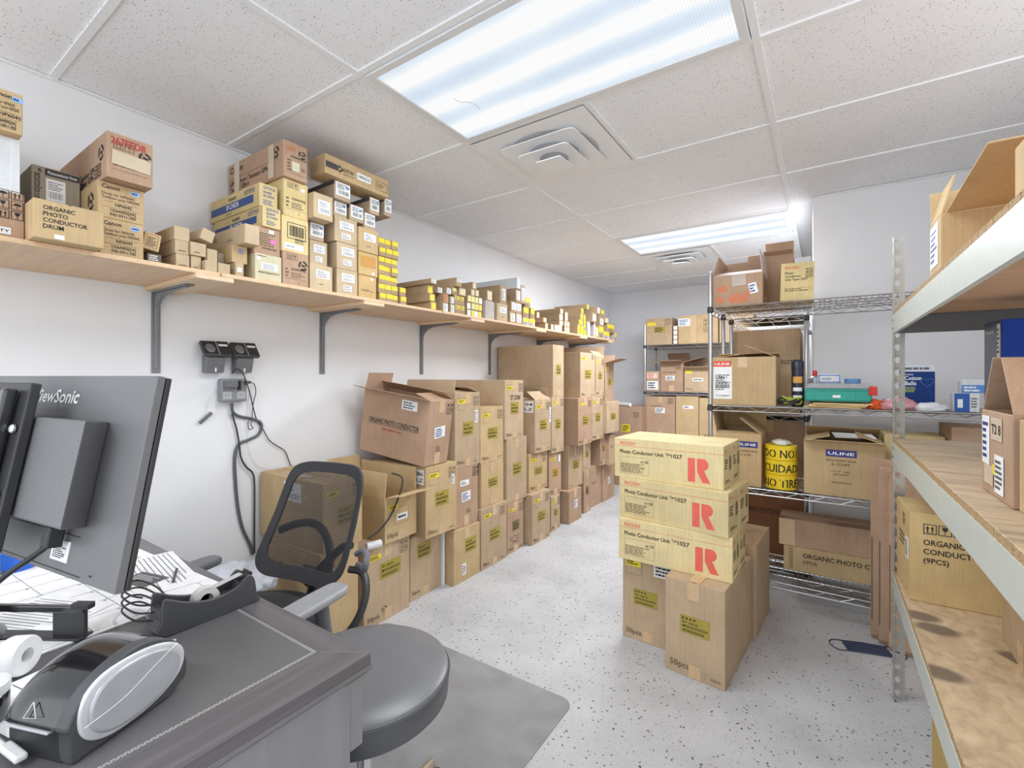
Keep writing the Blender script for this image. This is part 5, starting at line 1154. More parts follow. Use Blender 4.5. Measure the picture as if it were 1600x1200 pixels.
def keyhole_post(x, y, sx, sy):
    """L section; both flanges punched with a row of teardrop keyholes"""
    m = MB(); T = .0022; Wf = .038; pit = .0508; n = int(1.829/pit)
    for ax in (0, 1):
        for k in range(n):
            z0 = k*pit; z1 = z0+pit if k < n-1 else 1.829; zc = z0+pit*.55; c = Wf*.40
            hole = [(c+.0085*math.cos(R(q)), zc+.0085*math.sin(R(q))) for q in (20,70,110,160,200)]+[(c-.0045,zc-.016),(c+.0045,zc-.016)]+[(c+.0085*math.cos(R(340)), zc+.0085*math.sin(R(340)))]
            outer = [(Wf,zc+.004),(Wf,z1),(0,z1),(0,zc+.004),(0,zc-.006),(0,z0),(Wf,z0),(Wf,zc-.006)]
            def P(a, b, t):
                return (x+sx*a, y+sy*t, b) if ax == 0 else (x+sx*t, y+sy*a, b)
            vs = [P(a,b,0) for a,b in outer]+[P(a,b,0) for a,b in hole]+[P(a,b,T) for a,b in outer]+[P(a,b,T) for a,b in hole]
            fs = []
            for i in range(8):
                j = (i+1) % 8
                fs += [(i,j,8+j,8+i), (16+j,16+i,24+i,24+j), (8+i,8+j,24+j,24+i)]
            fs += [(0,16,17,1),(6,22,23,7),(7,23,16,0)]
            m.add(vs, fs)
    return m
for x, sx in ((UX0, 1), (UX1, -1)):
    for y, sy in ((UY1, -1), (UY0, 1)):
        o = keyhole_post(x-ux, y-uy, sx, sy); o.build('post', POSTM, un)
LV = ((1.522, 'particle', BOARD0), (1.020, 'mid', BOARD1), (.500, 'low', BOARD2))
for zt, nm, bmat in LV:
    for x, s in ((UX0, 1), (UX1, -1)):
        # folded beam with a ledge that carries the board
        prof = [(0,zt),(0,zt-.072),(.012,zt-.072),(.012,zt-.070),(.002,zt-.070),(.002,zt-.004),(.030,zt-.004),(.030,zt-.0015),(0,zt-.0015)]
        m = MB(); L = UY1-UY0-.006
        m.prism([(a, b) for a, b in prof[:8]], L, 0, Matrix(((s,0,0,x-ux-s*.0015),(0,0,-1,L/2),(0,1,0,0),(0,0,0,1))))
        o = m.build('side_beam', PAINT, un)
        r = MB()
        for y in (UY0+.022, UY1-.022, UY1-.062+.0, UY0+.062):
            for dz in (.02, .052): r.lathe([(.006,0),(.004,.003),(0,.0035)], 10, 0, Matrix.Translation((x-ux-s*.0015, y-uy, zt-dz)) @ Matrix.Rotation(R(-90*s), 4, 'Y'))
        r.build('rivet', STEEL, o, smooth=True)
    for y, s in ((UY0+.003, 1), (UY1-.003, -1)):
        MB().box(UX0-ux+.003, UX1-ux-.003, y-uy-.001, y-uy+.001, zt-.072, zt-.002).box(UX0-ux+.003, UX1-ux-.003, min(y-uy, y-uy+s*.022), max(y-uy, y-uy+s*.022), zt-.004, zt-.0022).build('end_beam', SHADE_BEAM, un)
    o = MB().box(UX0-ux+.002, UX1-ux-.002, UY0-uy+.004, UY1-uy-.004, zt-.0015, zt+.0165).build('deck_board', bmat, un, bevel=.0015, seg=1)
    m = MB(); rnd = random.Random(nm); y = UY0+.004
    while y < UY1-.01:
        l = rnd.uniform(.005, .013); e = rnd.uniform(.0, .0009); l = min(l, UY1-.006-y)
        m.box(UX0-ux+.002-e-.0006, UX0-ux+.0025, y-uy, y-uy+l, zt-.0012, zt+.016-rnd.uniform(0,.0015)); y += l
    tag(m.build('rough_edge', EDGE_M, o), kind='stuff')
ZT, ZM, ZL = 1.522+.0171, 1.020+.0171, .500+.0171
GR = 'cartons on the boltless shelving'
c = Carton('open tan carton with white label under a big raised flap, top steel shelf', .243, 1.577, ZT, .34, .14, .150, 'c', open=True, group=GR)
c.sticker('B', .015, .03, .10, .11, WHITE_LABEL, marks=m_lines(BLUE_INK, 6)); c.flap('L', .36, 176, .95); c.flap('N', .1, 100); c.flap('F', .12, 90); c.flap('B', .10, 75, .98)
c.sticker('L', .24, .06, .06, .06, WHITE_LABEL, rot=10); c.finish()
c = Carton('tall tan carton at the edge of the top steel shelf, nearer the room entrance', .262, .80, ZT, .34, .305, .118, 'c', group=GR); c.finish()
c = Carton('torn carton with shipping labels and tented flaps on the middle steel shelf', .285, 1.215, ZM, .30, .20, .172, 'b', rz=0, open=True, group=GR)
c.sticker('B', .012, .06, .05, .10, WHITE_LABEL, rot=0, marks=m_lines(NAVY_INK, 6)); c.sticker('B', .075, .115, .07, .045, plain('faded_paper', (198,180,160)), marks=m_text(INK, ['T2 8'])); c.sticker('B', .10, .012, .055, .075, WHITE_LABEL, marks=m_lines(INK_GREY, 6)); c.sticker('B', .03, .02, .06, .04, plain('faded_paper', (198,180,160))); c.sticker('B', .088, .045, .014, .02, YELLOW)
c.flap('N', .13, 58); c.flap('L', .13, 56); c.flap('F', .09, 30)
c.finish()
c = Carton('tan lettered carton pressed behind the torn carton, middle steel shelf', .292, .98, ZM, .30, .228, .165, 'c', group=GR); c.lines('B', .12, .03, .08, .10, 8, INK); c.finish()
c = Carton('small white carton standing behind the torn carton on the middle steel shelf', .40, 1.73, ZM, .12, .10, .11, 'w', group=GR); c.finish()
c = Carton('big glossy blue box standing on the middle steel shelf', .435, 1.95, ZM, .36, .17, .412, 'w', name='appliance_box', cat='box', color=lin((26,62,150)))
c.sticker('B', 0, .0, .17, .412, plain('slate_print', (70,82,112), .3), 'printed_side', marks=None); c.txt('B', 'Panasonic', .02, .375, .014, WHITE_LABEL, .08, off=.002); c.lines('B', .02, .34, .08, .02, 2, WHITE_LABEL); c.icons('B', .06, .10, .02, 1, 8, WHITE_LABEL)
c.sticker('B', .132, .30, .030, .10, WHITE_LABEL, marks=m_lines(INK_GREY, 6)); c.lines('L', .10, .33, .24, .04, 3, LIGHT_BLUE); c.lines('L', .08, .27, .24, .02, 1, LIGHT_BLUE); c.sticker('L', .03, .14, .14, .05, WHITE_LABEL, marks=m_bar(INK)); c.finish()
c = Carton('yellowish carton lettered ORGANIC CONDUCTOR (9PCS) on the low steel shelf', .238, 2.085, ZL, .34, .25, .30, 'y', rz=R(2), group=GR, color=lin((208,182,132)))
for i, (t, wd) in enumerate((('ORGANIC PHOTO', .15), ('CONDUCTOR', .115), ('(9PCS)', .055))): c.txt('L', t, .035, .195-.030*i, .019-.001*i, INK, (.19, .155, .065)[i])
c.icons('L', .035, .232, .034, 3, 1, INK); c.sticker('B', .18, .13, .05, .07, WHITE_LABEL, marks=m_lines(INK, 5)); c.icons('B', .12, .23, .02, 2, 2, INK); c.lines('B', .06, .15, .10, .05, 3); c.flap('F', .01, 10); c.finish()
c = Carton('tan carton half in view on the low steel shelf', .425, 1.58, ZL, .34, .34, .20, 'a', rz=R(-2), group=GR); c.sticker('B', .16, .0, .05, .07, TAPE, 'tape'); c.finish()
c = Carton('yellowish tan carton on the floor under the low steel shelf', .262, 1.30, 0, .44, .52, .36, 'y', group=GR, color=lin((190,164,104))); c.tab('B'); c.finish()
# flattened cartons leaning upright between rack and shelving
for k, (dx, dy, rz, w_) in enumerate(((0, 0, -12, .24), (.026, -.045, -12, .22), (.060, -.088, -12, .20))):
    t = thing('flattened_carton', 'flattened carton standing on edge beside the steel post, %s of three' % ('rearmost', 'middle', 'front')[k], 'carton', (.192+dx, 2.885+dy, 0), R(rz), 'flattened cartons on edge')
    for j in range(3):
        MB().box(0, w_-.01*j, -.009*j-.0075, -.009*j, .003+.012*j, .88-.03*k-.015*j).build('folded_panel', CARD, t, bevel=.002, seg=1, color=CC['b'])
    MB().box(.004, .007, -.031, -.029, .1, .5).build('crease', INK_SOFT, t)
fm = thing('face_mask', 'dark navy pleated face mask lying on the floor by the flattened cartons', 'mask', (.165, 2.745, 0), R(16))
NAVY = plain('navy_mask_cloth', (52,60,84), .8, 0, .1, 200, .3)
m = MB(); vs = []
for i in range(13):
    y = -.048+.096*i/12; zz = .003+(.004 if i % 3 == 1 else 0)
    vs += [(-.09, y, zz*.8), (0, y, zz+.003), (.09, y, zz*.8)]
m.add(vs, [f for i in range(12) for f in ((3*i, 3*i+1, 3*i+4, 3*i+3), (3*i+1, 3*i+2, 3*i+5, 3*i+4))])
mk = m.build('pleated_cloth', NAVY, fm); so = mk.modifiers.new('solid', 'SOLIDIFY'); so.thickness = .0015
for sx in (-1, 1):
    MB().tube(smooth_path([(sx*.088,-.044,.003),(sx*.125,-.05,.003),(sx*.150,-.01,.003),(sx*.135,.035,.003),(sx*.088,.044,.003)], 6), .0022, 6).build('ear_loop', NAVY, fm, smooth=True)
# ------------------------------------------------------------------ desk
DW = wood_mat('dark_espresso_veneer', (82, 79, 82), (108, 104, 107), (40, 2, 40), .28)
DW2 = wood_mat('dark_espresso_veneer_along_x', (82, 79, 82), (108, 104, 107), (2, 40, 40), .28)
PANEL_M = wood_mat('grey_brown_panel', (124, 124, 126), (134, 134, 136), (30, 30, 2), .45)
LEATHER = plain('black_leatherette', (96, 95, 96), .38, 0, .12, 420, .5)
dx0, dx1, dy0, dy1, DZ = -2.28, -.711, -.28, .583, .76
desk = thing('desk', 'dark office desk with stitched black leather inlay beside the white wall', 'desk', ((dx0+dx1)/2, (dy0+dy1)/2, 0))
ox, oy = (dx0+dx1)/2, (dy0+dy1)/2
ix0, ix1, iy0, iy1 = dx0+.085, dx1-.085, dy0+.058, dy1-.055
def board(poly, mat):
    m = MB(); m.prism([(x-ox, y-oy) for x, y in poly], .022, 0, ptable((0,0,DZ-.022))); return m.build('top_border', mat, desk, bevel=.0012, seg=1)
board([(dx1,dy0),(dx1,dy1),(ix1,iy1),(ix1,iy0)], DW); board([(dx0,dy1),(dx0,dy0),(ix0,iy0),(ix0,iy1)], DW)
board([(dx1,dy1),(dx0,dy1),(ix0,iy1),(ix1,iy1)], DW2); board([(dx0,dy0),(dx1,dy0),(ix1,iy0),(ix0,iy0)], DW2)
lea = MB().box(ix0-ox, ix1-ox, iy0-oy, iy1-oy, DZ-.021, DZ-.0006).build('leather_inlay', LEATHER, desk)
m = MB(); THREAD = plain('pale_thread', (206, 204, 200), .7)
for off in (.0022, .0058):
    for (xa, ya, xb, yb) in ((ix0+off,iy0+off,ix1-off,iy0+off),(ix1-off,iy0+off,ix1-off,iy1-off),(ix1-off,iy1-off,ix0+off,iy1-off),(ix0+off,iy1-off,ix0+off,iy0+off)):
        L = math.hypot(xb-xa, yb-ya); n = int(L/.0075)
        for i in range(n):
            t0, t1 = i/n, (i+.78)/n
            m.bar((xa+(xb-xa)*t0-ox, ya+(yb-ya)*t0-oy, DZ-.0004), (xa+(xb-xa)*t1-ox, ya+(yb-ya)*t1-oy, DZ-.0004), .0009, .0009)
tag(m.build('stitching', THREAD, lea), kind='stuff')
# rounded nosing under the top, then the carcass
m = MB()
pr = [(0,0),(.002,-.002),(.0035,-.006),(.002,-.010),(-.002,-.0125),(-.012,-.0135),(-.05,-.0135),(-.05,-.0005)]
L = dy1-dy0; m.prism([(a, b) for a, b in pr], L, 0, Matrix(((1,0,0,dx1-ox-.0),(0,0,1,dy0-oy),(0,1,0,DZ-.0215),(0,0,0,1))))
m.prism([(a, b) for a, b in pr], dx1-dx0, 0, Matrix(((0,0,1,dx0-ox),(1,0,0,dy1-oy-.006),(0,1,0,DZ-.0215),(0,0,0,1))))
m.box(dx0-ox+.02, dx1-ox-.05, dy0-oy+.0, dy1-oy-.045, DZ-.055, DZ-.0225)
m.build('nosing', DW, desk, weld=True)
MB().box(dx1-ox-.036, dx1-ox-.012, dy0-oy+.01, .546-oy, 0, DZ-.036).build('side_panel', PANEL_M, desk, bevel=.002)
MB().box(dx1-ox-.0385, dx1-ox-.0145, .5465-oy, .577-oy, .585, DZ-.036).build('apron_end', PANEL_M, desk, bevel=.004)
MB().box(dx0-ox+.02, dx1-ox-.05, .505-oy, .525-oy, .36, DZ-.055).build('modesty_panel', PANEL_M, desk, bevel=.002)
MB().box(dx0-ox+.018, dx0-ox+.042, dy0-oy+.01, .530-oy, 0, DZ-.055).build('side_panel', PANEL_M, desk, bevel=.002)

# ------------------------------------------------------------------ monitor seen from behind
ex = Vector((-.988,-.151,0)).normalized(); ez = Vector((-.0269,.176,.984)); ez = (ez-ex*ez.dot(ex)).normalized(); en = ex.cross(ez)
PB = Vector((-.8481,.2382,.9655))
MM = Matrix(((ex.x,en.x,ez.x,PB.x),(ex.y,en.y,ez.y,PB.y),(ex.z,en.z,ez.z,PB.z),(0,0,0,1)))     # local: x along the width, y toward the screen, z up
mon = thing('monitor', 'black flat monitor seen from behind, tilted on the desk', 'monitor')
SHELLM = plain('textured_black_shell', (104, 104, 106), .42, 0, .1, 500, .25)
mon.matrix_world = MM
Wm, Hm = .60, .3206
MB().box(0, Wm, 0, .012, 0, Hm).build('back_shell', SHELLM, mon, bevel=.0015)
MB().box(.001, Wm-.001, .0135, .022, .001, Hm-.001).build('bezel', plain('satin_black_bezel', (48,48,50), .3), mon, bevel=.002)
MB().box(.012, Wm-.012, .022, .0226, .012, Hm-.012).build('screen', plain('dark_screen', (12,12,14), .1), mon)
m = MB(); m.add([(.112,0,.078),(.478,0,.078),(.478,0,.2445),(.108,0,.2445),(.080,-.045,.084),(.47,-.045,.084),(.47,-.045,.2435),(.077,-.045,.2435)], [(0,1,5,4),(1,2,6,5),(2,3,7,6),(3,0,4,7),(4,5,6,7),(3,2,1,0)])
m.build('electronics_hump', SHELLM, mon, bevel=.003)
tm = lambda x, y, z: Matrix(((-1,0,0,x),(0,0,-1,y),(0,1,0,z),(0,0,0,1)))
m = MB(); sh = Matrix(((1,.22,0,0),(0,1,0,0),(0,0,1,0),(0,0,0,1))); m.text('ViewSonic', tm(.388,-.0008,.272) @ sh, .024, 0, .165); m.build('lettering', plain('white_print', (222,222,222), .5), mon)
lb = MB().box(.145,.198,-.001,0,.020,.052).build('rating_label', WHITE_LABEL, mon)
m = MB(); m_lines(None, 8)(m, tm(.197,-.0016,.021), .05, .03); m.build('lettering', INK_GREY, lb)
m = MB(); 
for x, z in ((.235,.045),(.222,.035),(.232,.026),(.215,.048)): m.box(x-.006, x+.006, -.0007, 0, z-.004, z+.004)
m.build('printed_marks', plain('grey_print', (120,120,122)), mon)
MB().box(.068,.074,-.0008,0.001,.012,.0145).build('lock_slot', BLACK_RUBBER, mon)
MB().box(.10,.55,-.0006,0,.006,.0075).box(.12,.55,-.0006,0,.062,.0632).build('seam', BLACK_RUBBER, mon)
# stand: slotted mounting plate, two rails, toothed track, bolts, then column and foot
st = MB().box(.230,.395,-.062,-.048,.030,.298).build('mounting_plate', BLACK_PL, mon, bevel=.002)
for x in (.268, .352):
    MB().box(x-.009, x+.009, -.082, -.064, .045, .286).build('rail', BLACK_GLOSS, mon, bevel=.004)
m = MB()
for i in range(16): m.box(.304,.320,-.076,-.064,.06+i*.013,.068+i*.013)
m.box(.320,.334,-.074,-.064,.05,.28); m.build('toothed_track', plain('deep_black', (16,16,17), .5), mon)
for x, z in ((.252,.222),(.254,.117),(.384,.222),(.384,.117)):
    MB().lathe([(.0075,0),(.0075,.003),(.005,.0055),(0,.006)], 16, 0, Matrix.Translation((x-.006,-.064,z)) @ Matrix.Rotation(R(90),4,'X')).build('bolt', plain('silver_bolt', (196,196,196), .25, .8), mon, smooth=True)
MB().box(.30,.41,-.088,-.064,.125,.150).build('clamp', MID_GREY, mon, bevel=.004)
inv = MM.inverted()
foot = Vector((-1.40,.10,DZ)); top = MM @ Vector((.335,-.088,.17))
m = MB()
cpts = [(-.048,-.010),(.048,-.010),(.048,.012),(-.048,.012)]
a = inv @ (foot+Vector((0,0,.012))); b = inv @ Vector((foot.x, foot.y, 1.16))
m.bar(a, b, .075, .028); m.bar(b, inv @ top, .05, .03)
m.build('stand_column', BLACK_GLOSS, mon, bevel=.004)
m = MB(); m.lathe([(.115,0),(.118,.006),(.11,.012),(0,.014)], 36, 0, inv @ Matrix.Translation(foot+Vector((0,0,.0004)))); m.build('stand_foot', BLACK_GLOSS, mon, smooth=True)
m = MB(); m.box(.148,.170,-.03,-.008,.045,.078).build('plug', BLACK_PL, mon, bevel=.003)
pts = [Vector((.159,-.02,.05)), Vector((.17,-.035,.03)), Vector((.20,-.05,.0)), Vector((.25,-.06,-.05)), Vector((.30,-.06,-.10)), Vector((.33,-.05,-.16))]
MB().tube(smooth_path(pts, 6), .0042, 8).build('cable', BLACK_RUBBER, mon, smooth=True)

# ------------------------------------------------------------------ things on the desk
TZ = DZ+.0003
def on_desk(name, x, y, rz, label, cat, group=None): return thing(name, label, cat, (x, y, TZ), rz, group)
# label printer
lp = on_desk('label_printer', -.946, .134, R(21), 'rounded black label printer with a silver oval side panel on the desk corner', 'printer')
W, D = .126, .182
ZS = .86
prof = [(D-.001,.02),(D,.045),(D-.006,.072),(D-.022,.100),(D-.046,.119),(D-.076,.129),(D-.105,.126),(.045,.113),(.022,.093),(.010,.072),(.004,.057)]
prof = [(p.x, p.y*ZS) for p in smooth_path([(a,b,0) for a,b in prof], 3)]
P = [(.012,0),(D-.03,0)]+prof+[(.010,.048*ZS),(.010,.02)]
# dome lofted across the width: full section in the middle, drawn in towards the outer end
c0 = (.095, .0); NX = 15; n = len(P); vs = []; fs = []; mi = []
for k in range(NX):
    x = .0015+(W-.022)*k/(NX-1); e = max(0, 1-x/(.055)); q = (1-e**2.6)**(1/2.6) if e < 1 else 0
    sc = .72+.28*q
    for a, b in P: vs.append((x, c0[0]+(a-c0[0])*(.86+.14*q), b*sc))
m = MB()
for k in range(NX-1):
    for a in range(n):
        b = (a+1) % n; top = P[a][1] > .052 and P[b][1] > .052
        m.add([], [], 0); fs.append((k*n+a, k*n+b, (k+1)*n+b, (k+1)*n+a)); mi.append(1 if top else 0)
fs += [tuple(range(n)), tuple(reversed(range((NX-1)*n, NX*n)))]; mi += [0, 0]
m.v = vs; m.f = fs; m.m = mi
m.build('body', [BLACK_PL, BLACK_GLOSS], lp, weld=True, smooth=True)
m = MB(); m.prism([(a, b) for a, b in P], .024, 0, Matrix(((0,0,1,W-.024),(1,0,0,0),(0,1,0,0),(0,0,0,1)))); m.build('side_shell', DARK_GREY_PL, lp, bevel=.008, seg=4, weld=True, smooth=True)
def egg_plate(sc, x, th, mat, name, bev):
    pts = []
    for i in range(48):
        a = 2*math.pi*i/48; ca, sa = math.cos(a), math.sin(a)
        y = math.copysign(abs(ca)**.88, ca)*(.080 if ca > 0 else .078); z = math.copysign(abs(sa)**.88, sa)*.049
        z *= 1-.14*ca
        pts.append((.095+y*sc, .0545+z*sc))
    m = MB(); m.prism(pts, th, 0, Matrix(((0,0,1,x),(1,0,0,0),(0,1,0,0),(0,0,0,1)))); return m.build(name, mat, lp, bevel=bev, seg=3, weld=True, smooth=True)
egg_plate(1.0, W-.004, .007, plain('light_silver_ring', (206,208,212), .3, .1), 'side_ring', .003)
egg_plate(.86, W-.002, .0105, plain('silver_side_panel', (176,178,183), .32, .25), 'side_panel', .004)
m = MB(); m.tube(smooth_path([(W+.0088,.020,.046),(W+.0088,.07,.052),(W+.0088,.12,.072),(W+.0088,.156,.086)], 5), .0005, 4); m.build('panel_line', WHITE_LABEL, lp)
MB().box(.020, W-.026, .004, .014, .0475, .0505).build('label_slot', plain('deep_black', (16,16,17)), lp)
MB().box(.022, W-.028, .001, .012, .0435, .047).build('tear_bar', SILVER_PL, lp, bevel=.001)
m = MB(); m.tube([(.056,.0125,.074),(.052,.0035,.058),(.074,.0035,.061),(.056,.0125,.074)], .0009, 4); m.build('triangle_mark', SILVER_PL, lp)
# tape dispenser
tdp = on_desk('tape_dispenser', -1.118, .385, 0, 'black desktop tape dispenser holding a small clear tape roll', 'dispenser')
prof = [(0,0),(.178,0),(.182,.012),(.178,.050),(.170,.064),(.160,.066),(.145,.052),(.12,.044),(.09,.042),(.06,.048),(.03,.060),(.006,.074),(-.002,.070),(-.004,.03)]
prof = [(p.x, p.y) for p in smooth_path([(a,b,0) for a,b in prof], 2, True)]
for x in (-.030, .022):
    m = MB(); m.prism(prof, .008, 0, Matrix(((0,0,1,x),(1,0,0,0),(0,1,0,0),(0,0,0,1)))); m.build('side_wall', DARK_GREY_PL, tdp, bevel=.002, weld=True, smooth=True)
low = [(a, min(b, .030) if .02 < a < .15 else min(b, .05)) for a, b in prof]
m = MB(); m.prism(low, .044, 0, Matrix(((0,0,1,-.022),(1,0,0,0),(0,1,0,0),(0,0,0,1)))); m.build('base', DARK_GREY_PL, tdp, weld=True)
MB().box(-.018,.018,.152,.176,.060,.064).box(-.018,.018,.174,.177,.060,.068).build('cutter', BLACK_GLOSS, tdp, bevel=.001)
m = MB(); m.lathe([(.013,-.010),(.026,-.010),(.026,.010),(.013,.010),(.013,-.010)], 28, 0, Matrix.Translation((0,.085,.037)) @ Matrix.Rotation(R(90),4,'Y')); o = m.build('clear_tape_roll', plain('clear_tape_roll', (214,214,212), .2), None, smooth=True, loc=(-1.118,.385,TZ)); tag(o, 'small clear tape roll seated in the black dispenser', 'tape')
m = MB(); m.bar((0,.101,.056),(0,.160,.0655),.018,.0008); m.build('tape_strip', plain('clear_tape_film', (190,190,188), .1), tdp)
# paperwork
def sheet(name, label, x, y, w_, h_, rz, mat=WHITE_PAPER, lines=0, grid=None, dz=0, th=.0006, cat='paper', ink=None):
    t = MB().box(-w_/2, w_/2, -h_/2, h_/2, 0, th).build(name, mat, None, loc=(x, y, TZ+dz), rot=(0,0,rz)); tag(t, label, cat)
    m = MB(); z = th+.0003
    if grid:
        nx, ny = grid
        for i in range(nx+1): a = -w_/2+.01+(w_-.02)*i/nx; m.box(a-.0005, a+.0005, -h_/2+.01, h_/2-.03, z, z+.0001)
        for i in range(ny+1): b = -h_/2+.01+(h_-.04)*i/ny; m.box(-w_/2+.01, w_/2-.01, b-.0005, b+.0005, z, z+.0001)
        for i in range(nx):
            for j in range(ny): 
                a = -w_/2+.01+(w_-.02)*i/nx; b = -h_/2+.01+(h_-.04)*(j+1)/ny; m.text(str((i+j*nx) % 31+1), Matrix.Translation((a+.003, b-.010, z)), .006)
    for i in range(lines):
        b = h_/2-.015-(h_-.03)*i/lines; m.box(-w_/2+.01, w_/2-.01-random.uniform(0,.3)*w_, b-.0008, b+.0008, z, z+.0001)
    if m.v: m.build('print', ink or INK_GREY, t)
    return t
sheet('desk_calendar', 'white desk pad calendar with printed grid beneath the monitor', -1.50, .345, .56, .41, R(3), grid=(7, 5), cat='calendar', th=.003)
sheet('paper_sheet', 'crumpled-edged white sheet at the far edge of the desk calendar', -1.46, .50, .30, .13, R(-8), lines=9, dz=.0036)
sheet('printed_card', 'dark printed card lying on the desk calendar beside the monitor', -1.435, .462, .10, .062, R(14), plain('dark_card', (84,84,86), .5), lines=5, dz=.0046, ink=WHITE_LABEL)
sheet('ruled_sheet', 'white ruled sheet lying behind the black document stand', -1.40, .27, .20, .15, R(24), lines=12, dz=.0046)
sheet('paper_sheet', 'white sheet sticking out beneath the label printer', -1.075, .245, .16, .22, R(12), lines=4)
sheet('paper_sheet', 'white folded sheet under the monitor stand foot', -1.27, .06, .22, .16, R(-12), lines=5)
o = MB().tube([(-.045,0,.003),(.045,0,.003)], .003, 8).build('pencil', DARK_GREY_PL, None, smooth=True, loc=(-1.39,.515,TZ+.0046), rot=(0,0,R(-25))); tag(o, 'thin dark pencil on the white sheets beside the printed card', 'pencil')
o = MB().tube([(-.05,0,.0035),(.05,0,.0035)], .0035, 8).build('pen', SILVER_PL, None, smooth=True, loc=(-1.07,.345,TZ), rot=(0,0,R(70))); tag(o, 'slim grey pen lying between label printer and tape dispenser', 'pen')
# document stand: long bar with end panel
ds = on_desk('document_stand', -1.30, .245, R(32), 'folded black document stand on the papers beside the label printer', 'stand')
MB().box(-.16,.10,-.006,.006,.052,.066).build('top_bar', BLACK_GLOSS, ds, bevel=.003)
MB().box(.035,.10,-.004,.004,.004,.054).build('end_panel', BLACK_PL, ds, bevel=.001)
MB().box(-.16,.10,-.016,.016,.001,.007).build('foot_bar', BLACK_PL, ds, bevel=.002)
MB().box(.075,.112,-.008,.008,.060,.072).build('clip', BLACK_PL, ds, bevel=.002)
MB().box(-.156,-.148,-.004,.004,.004,.054).build('post', BLACK_PL, ds)
# rolls and small boxes
m = MB(); m.lathe([(.012,-.016),(.030,-.016),(.032,-.012),(.032,.012),(.030,.016),(.012,.016),(.012,-.016)], 32, 0, Matrix.Translation((0,0,.033)) @ Matrix.Rotation(R(90),4,'Y')); o = m.build('label_roll', WHITE_PL, None, smooth=True, loc=(-1.165,.195,TZ+.001), rot=(0,0,R(40))); tag(o, 'white label roll standing on edge beside the document stand', 'roll')
pl = on_desk('paste_jar', -1.050, .135, 0, 'short black jar with white lid beside the label printer', 'jar')
MB().lathe([(.030,0),(.033,.004),(.033,.036),(.030,.040)], 28).build('jar_body', BLACK_GLOSS, pl, smooth=True); MB().lathe([(.032,.0402),(.034,.043),(.034,.056),(.028,.060),(0,.060)], 28).build('lid', WHITE_PL, pl, smooth=True)
o = MB().box(-.03,.03,-.02,.02,0,.05).build('small_box', plain('blue_gloss_box', (34,96,196), .25), None, bevel=.004, loc=(-1.80,.30,TZ+.0001), rot=(0,0,R(20))); tag(o, 'small glossy blue box on the desk beneath the monitor', 'box')
# coiled leads
cpts = [Vector((-1.20+.075*math.cos(a)*(1+.1*math.sin(3*a)), .385+.030*math.sin(a)*(1+.12*math.cos(2*a)), TZ+.010+.0016*i)) for i, a in enumerate([k*math.pi/5 for k in range(40)])]
t = thing('coiled_cable', 'bundle of thin black leads tied beside the tape dispenser', 'cable', (-1.20,.385,TZ))
MB().tube(smooth_path([p-Vector((-1.20,.385,TZ)) for p in cpts], 3), .0020, 6).build('lead', BLACK_RUBBER, t, smooth=True)
MB().tube([( .0+.030*0+ .003*math.cos(a)+.0, .03*0+.012*math.sin(a)*1.0+.018, .012+.012*math.cos(a)) for a in [k*math.pi/6 for k in range(12)]], .0016, 5, closed=True).build('tie', WHITE_PL, t)
wc = thing('usb_lead', 'white lead with a long plug in front of the label printer', 'cable', (-.93,.14,TZ))
MB().tube(smooth_path([(-.26,-.02,.02),(-.18,-.01,.022),(-.10,.005,.016),(-.045,.0,.012),(.0,.005,.012)], 6), .0035, 8).build('cord', WHITE_CABLE, wc, smooth=True)
MB().bar((-.005,.004,.013),(.045,.012,.012),.014,.009).build('plug', WHITE_PL, wc, bevel=.003)

# ------------------------------------------------------------------ office chair with net back
ch = thing('office_chair', 'black mesh-backed office chair with grey arm pads behind the desk', 'chair', (-1.585,.79,0), R(11))
MESHM = plain('black_net', (50,50,53), .6); EDGEF = plain('woven_black_border', (52,52,55), .7, 0, .25, 500, .5)
def S(u, v):
    w_ = .222*(1-v)+.188*v
    if v < .16: w_ *= .86+.14*math.sin(R(90)*v/.16)
    x = u*w_; 
    y = .212+.185*v-.035*u*u+.02*math.sin(math.pi*v); z = .52+.405*v
    return Vector((x, y, z))
def loop(k):                                    # k: 0 outer edge .. 1 inner edge of the border
    pts = []; n = 56
    for i in range(n):
        a = 2*math.pi*i/n; c, s = math.cos(a), math.sin(a); e = .32
        su = math.copysign(abs(c)**e, c); sv = math.copysign(abs(s)**e, s)
        fu = 1-.13*k; fv = 1-.20*k
        pts.append((su*fu, .5+.5*sv*fv))
    return pts
m = MB(); rings = []
for k, off in ((0, .0), (0, -.012), (1, -.010), (1, .0)):
    rings.append([S(u, v)+Vector((0, off, 0)) for u, v in loop(k)])
n = len(rings[0]); m.add([p for r in rings for p in r], [(a*n+i, a*n+(i+1)%n, b*n+(i+1)%n, b*n+i) for a, b in ((0,1),(1,2),(2,3),(3,0)) for i in range(n)])
m.build('back_frame', EDGEF, ch, smooth=True, weld=True)
m = MB(); N = 64; T = .0027
def inside(u, v): return True
for i in range(N+1):
    u = -.87+1.74*i/N; vs = []
    for j in range(13):
        v = .11+.78*j/12; p = S(u, v); vs += [p+Vector((-T/2,-.005,0)), p+Vector((T/2,-.005,0))]
    m.add(vs, [(2*j, 2*j+1, 2*j+3, 2*j+2) for j in range(12)])
for i in range(N+1):
    v = .11+.78*i/N; vs = []
    for j in range(13):
        u = -.87+1.74*j/12; p = S(u, v); vs += [p+Vector((0,-.0055,-T/2)), p+Vector((0,-.0055,T/2))]
    m.add(vs, [(2*j, 2*j+1, 2*j+3, 2*j+2) for j in range(12)])
m.build('back_mesh', MESHM, ch)
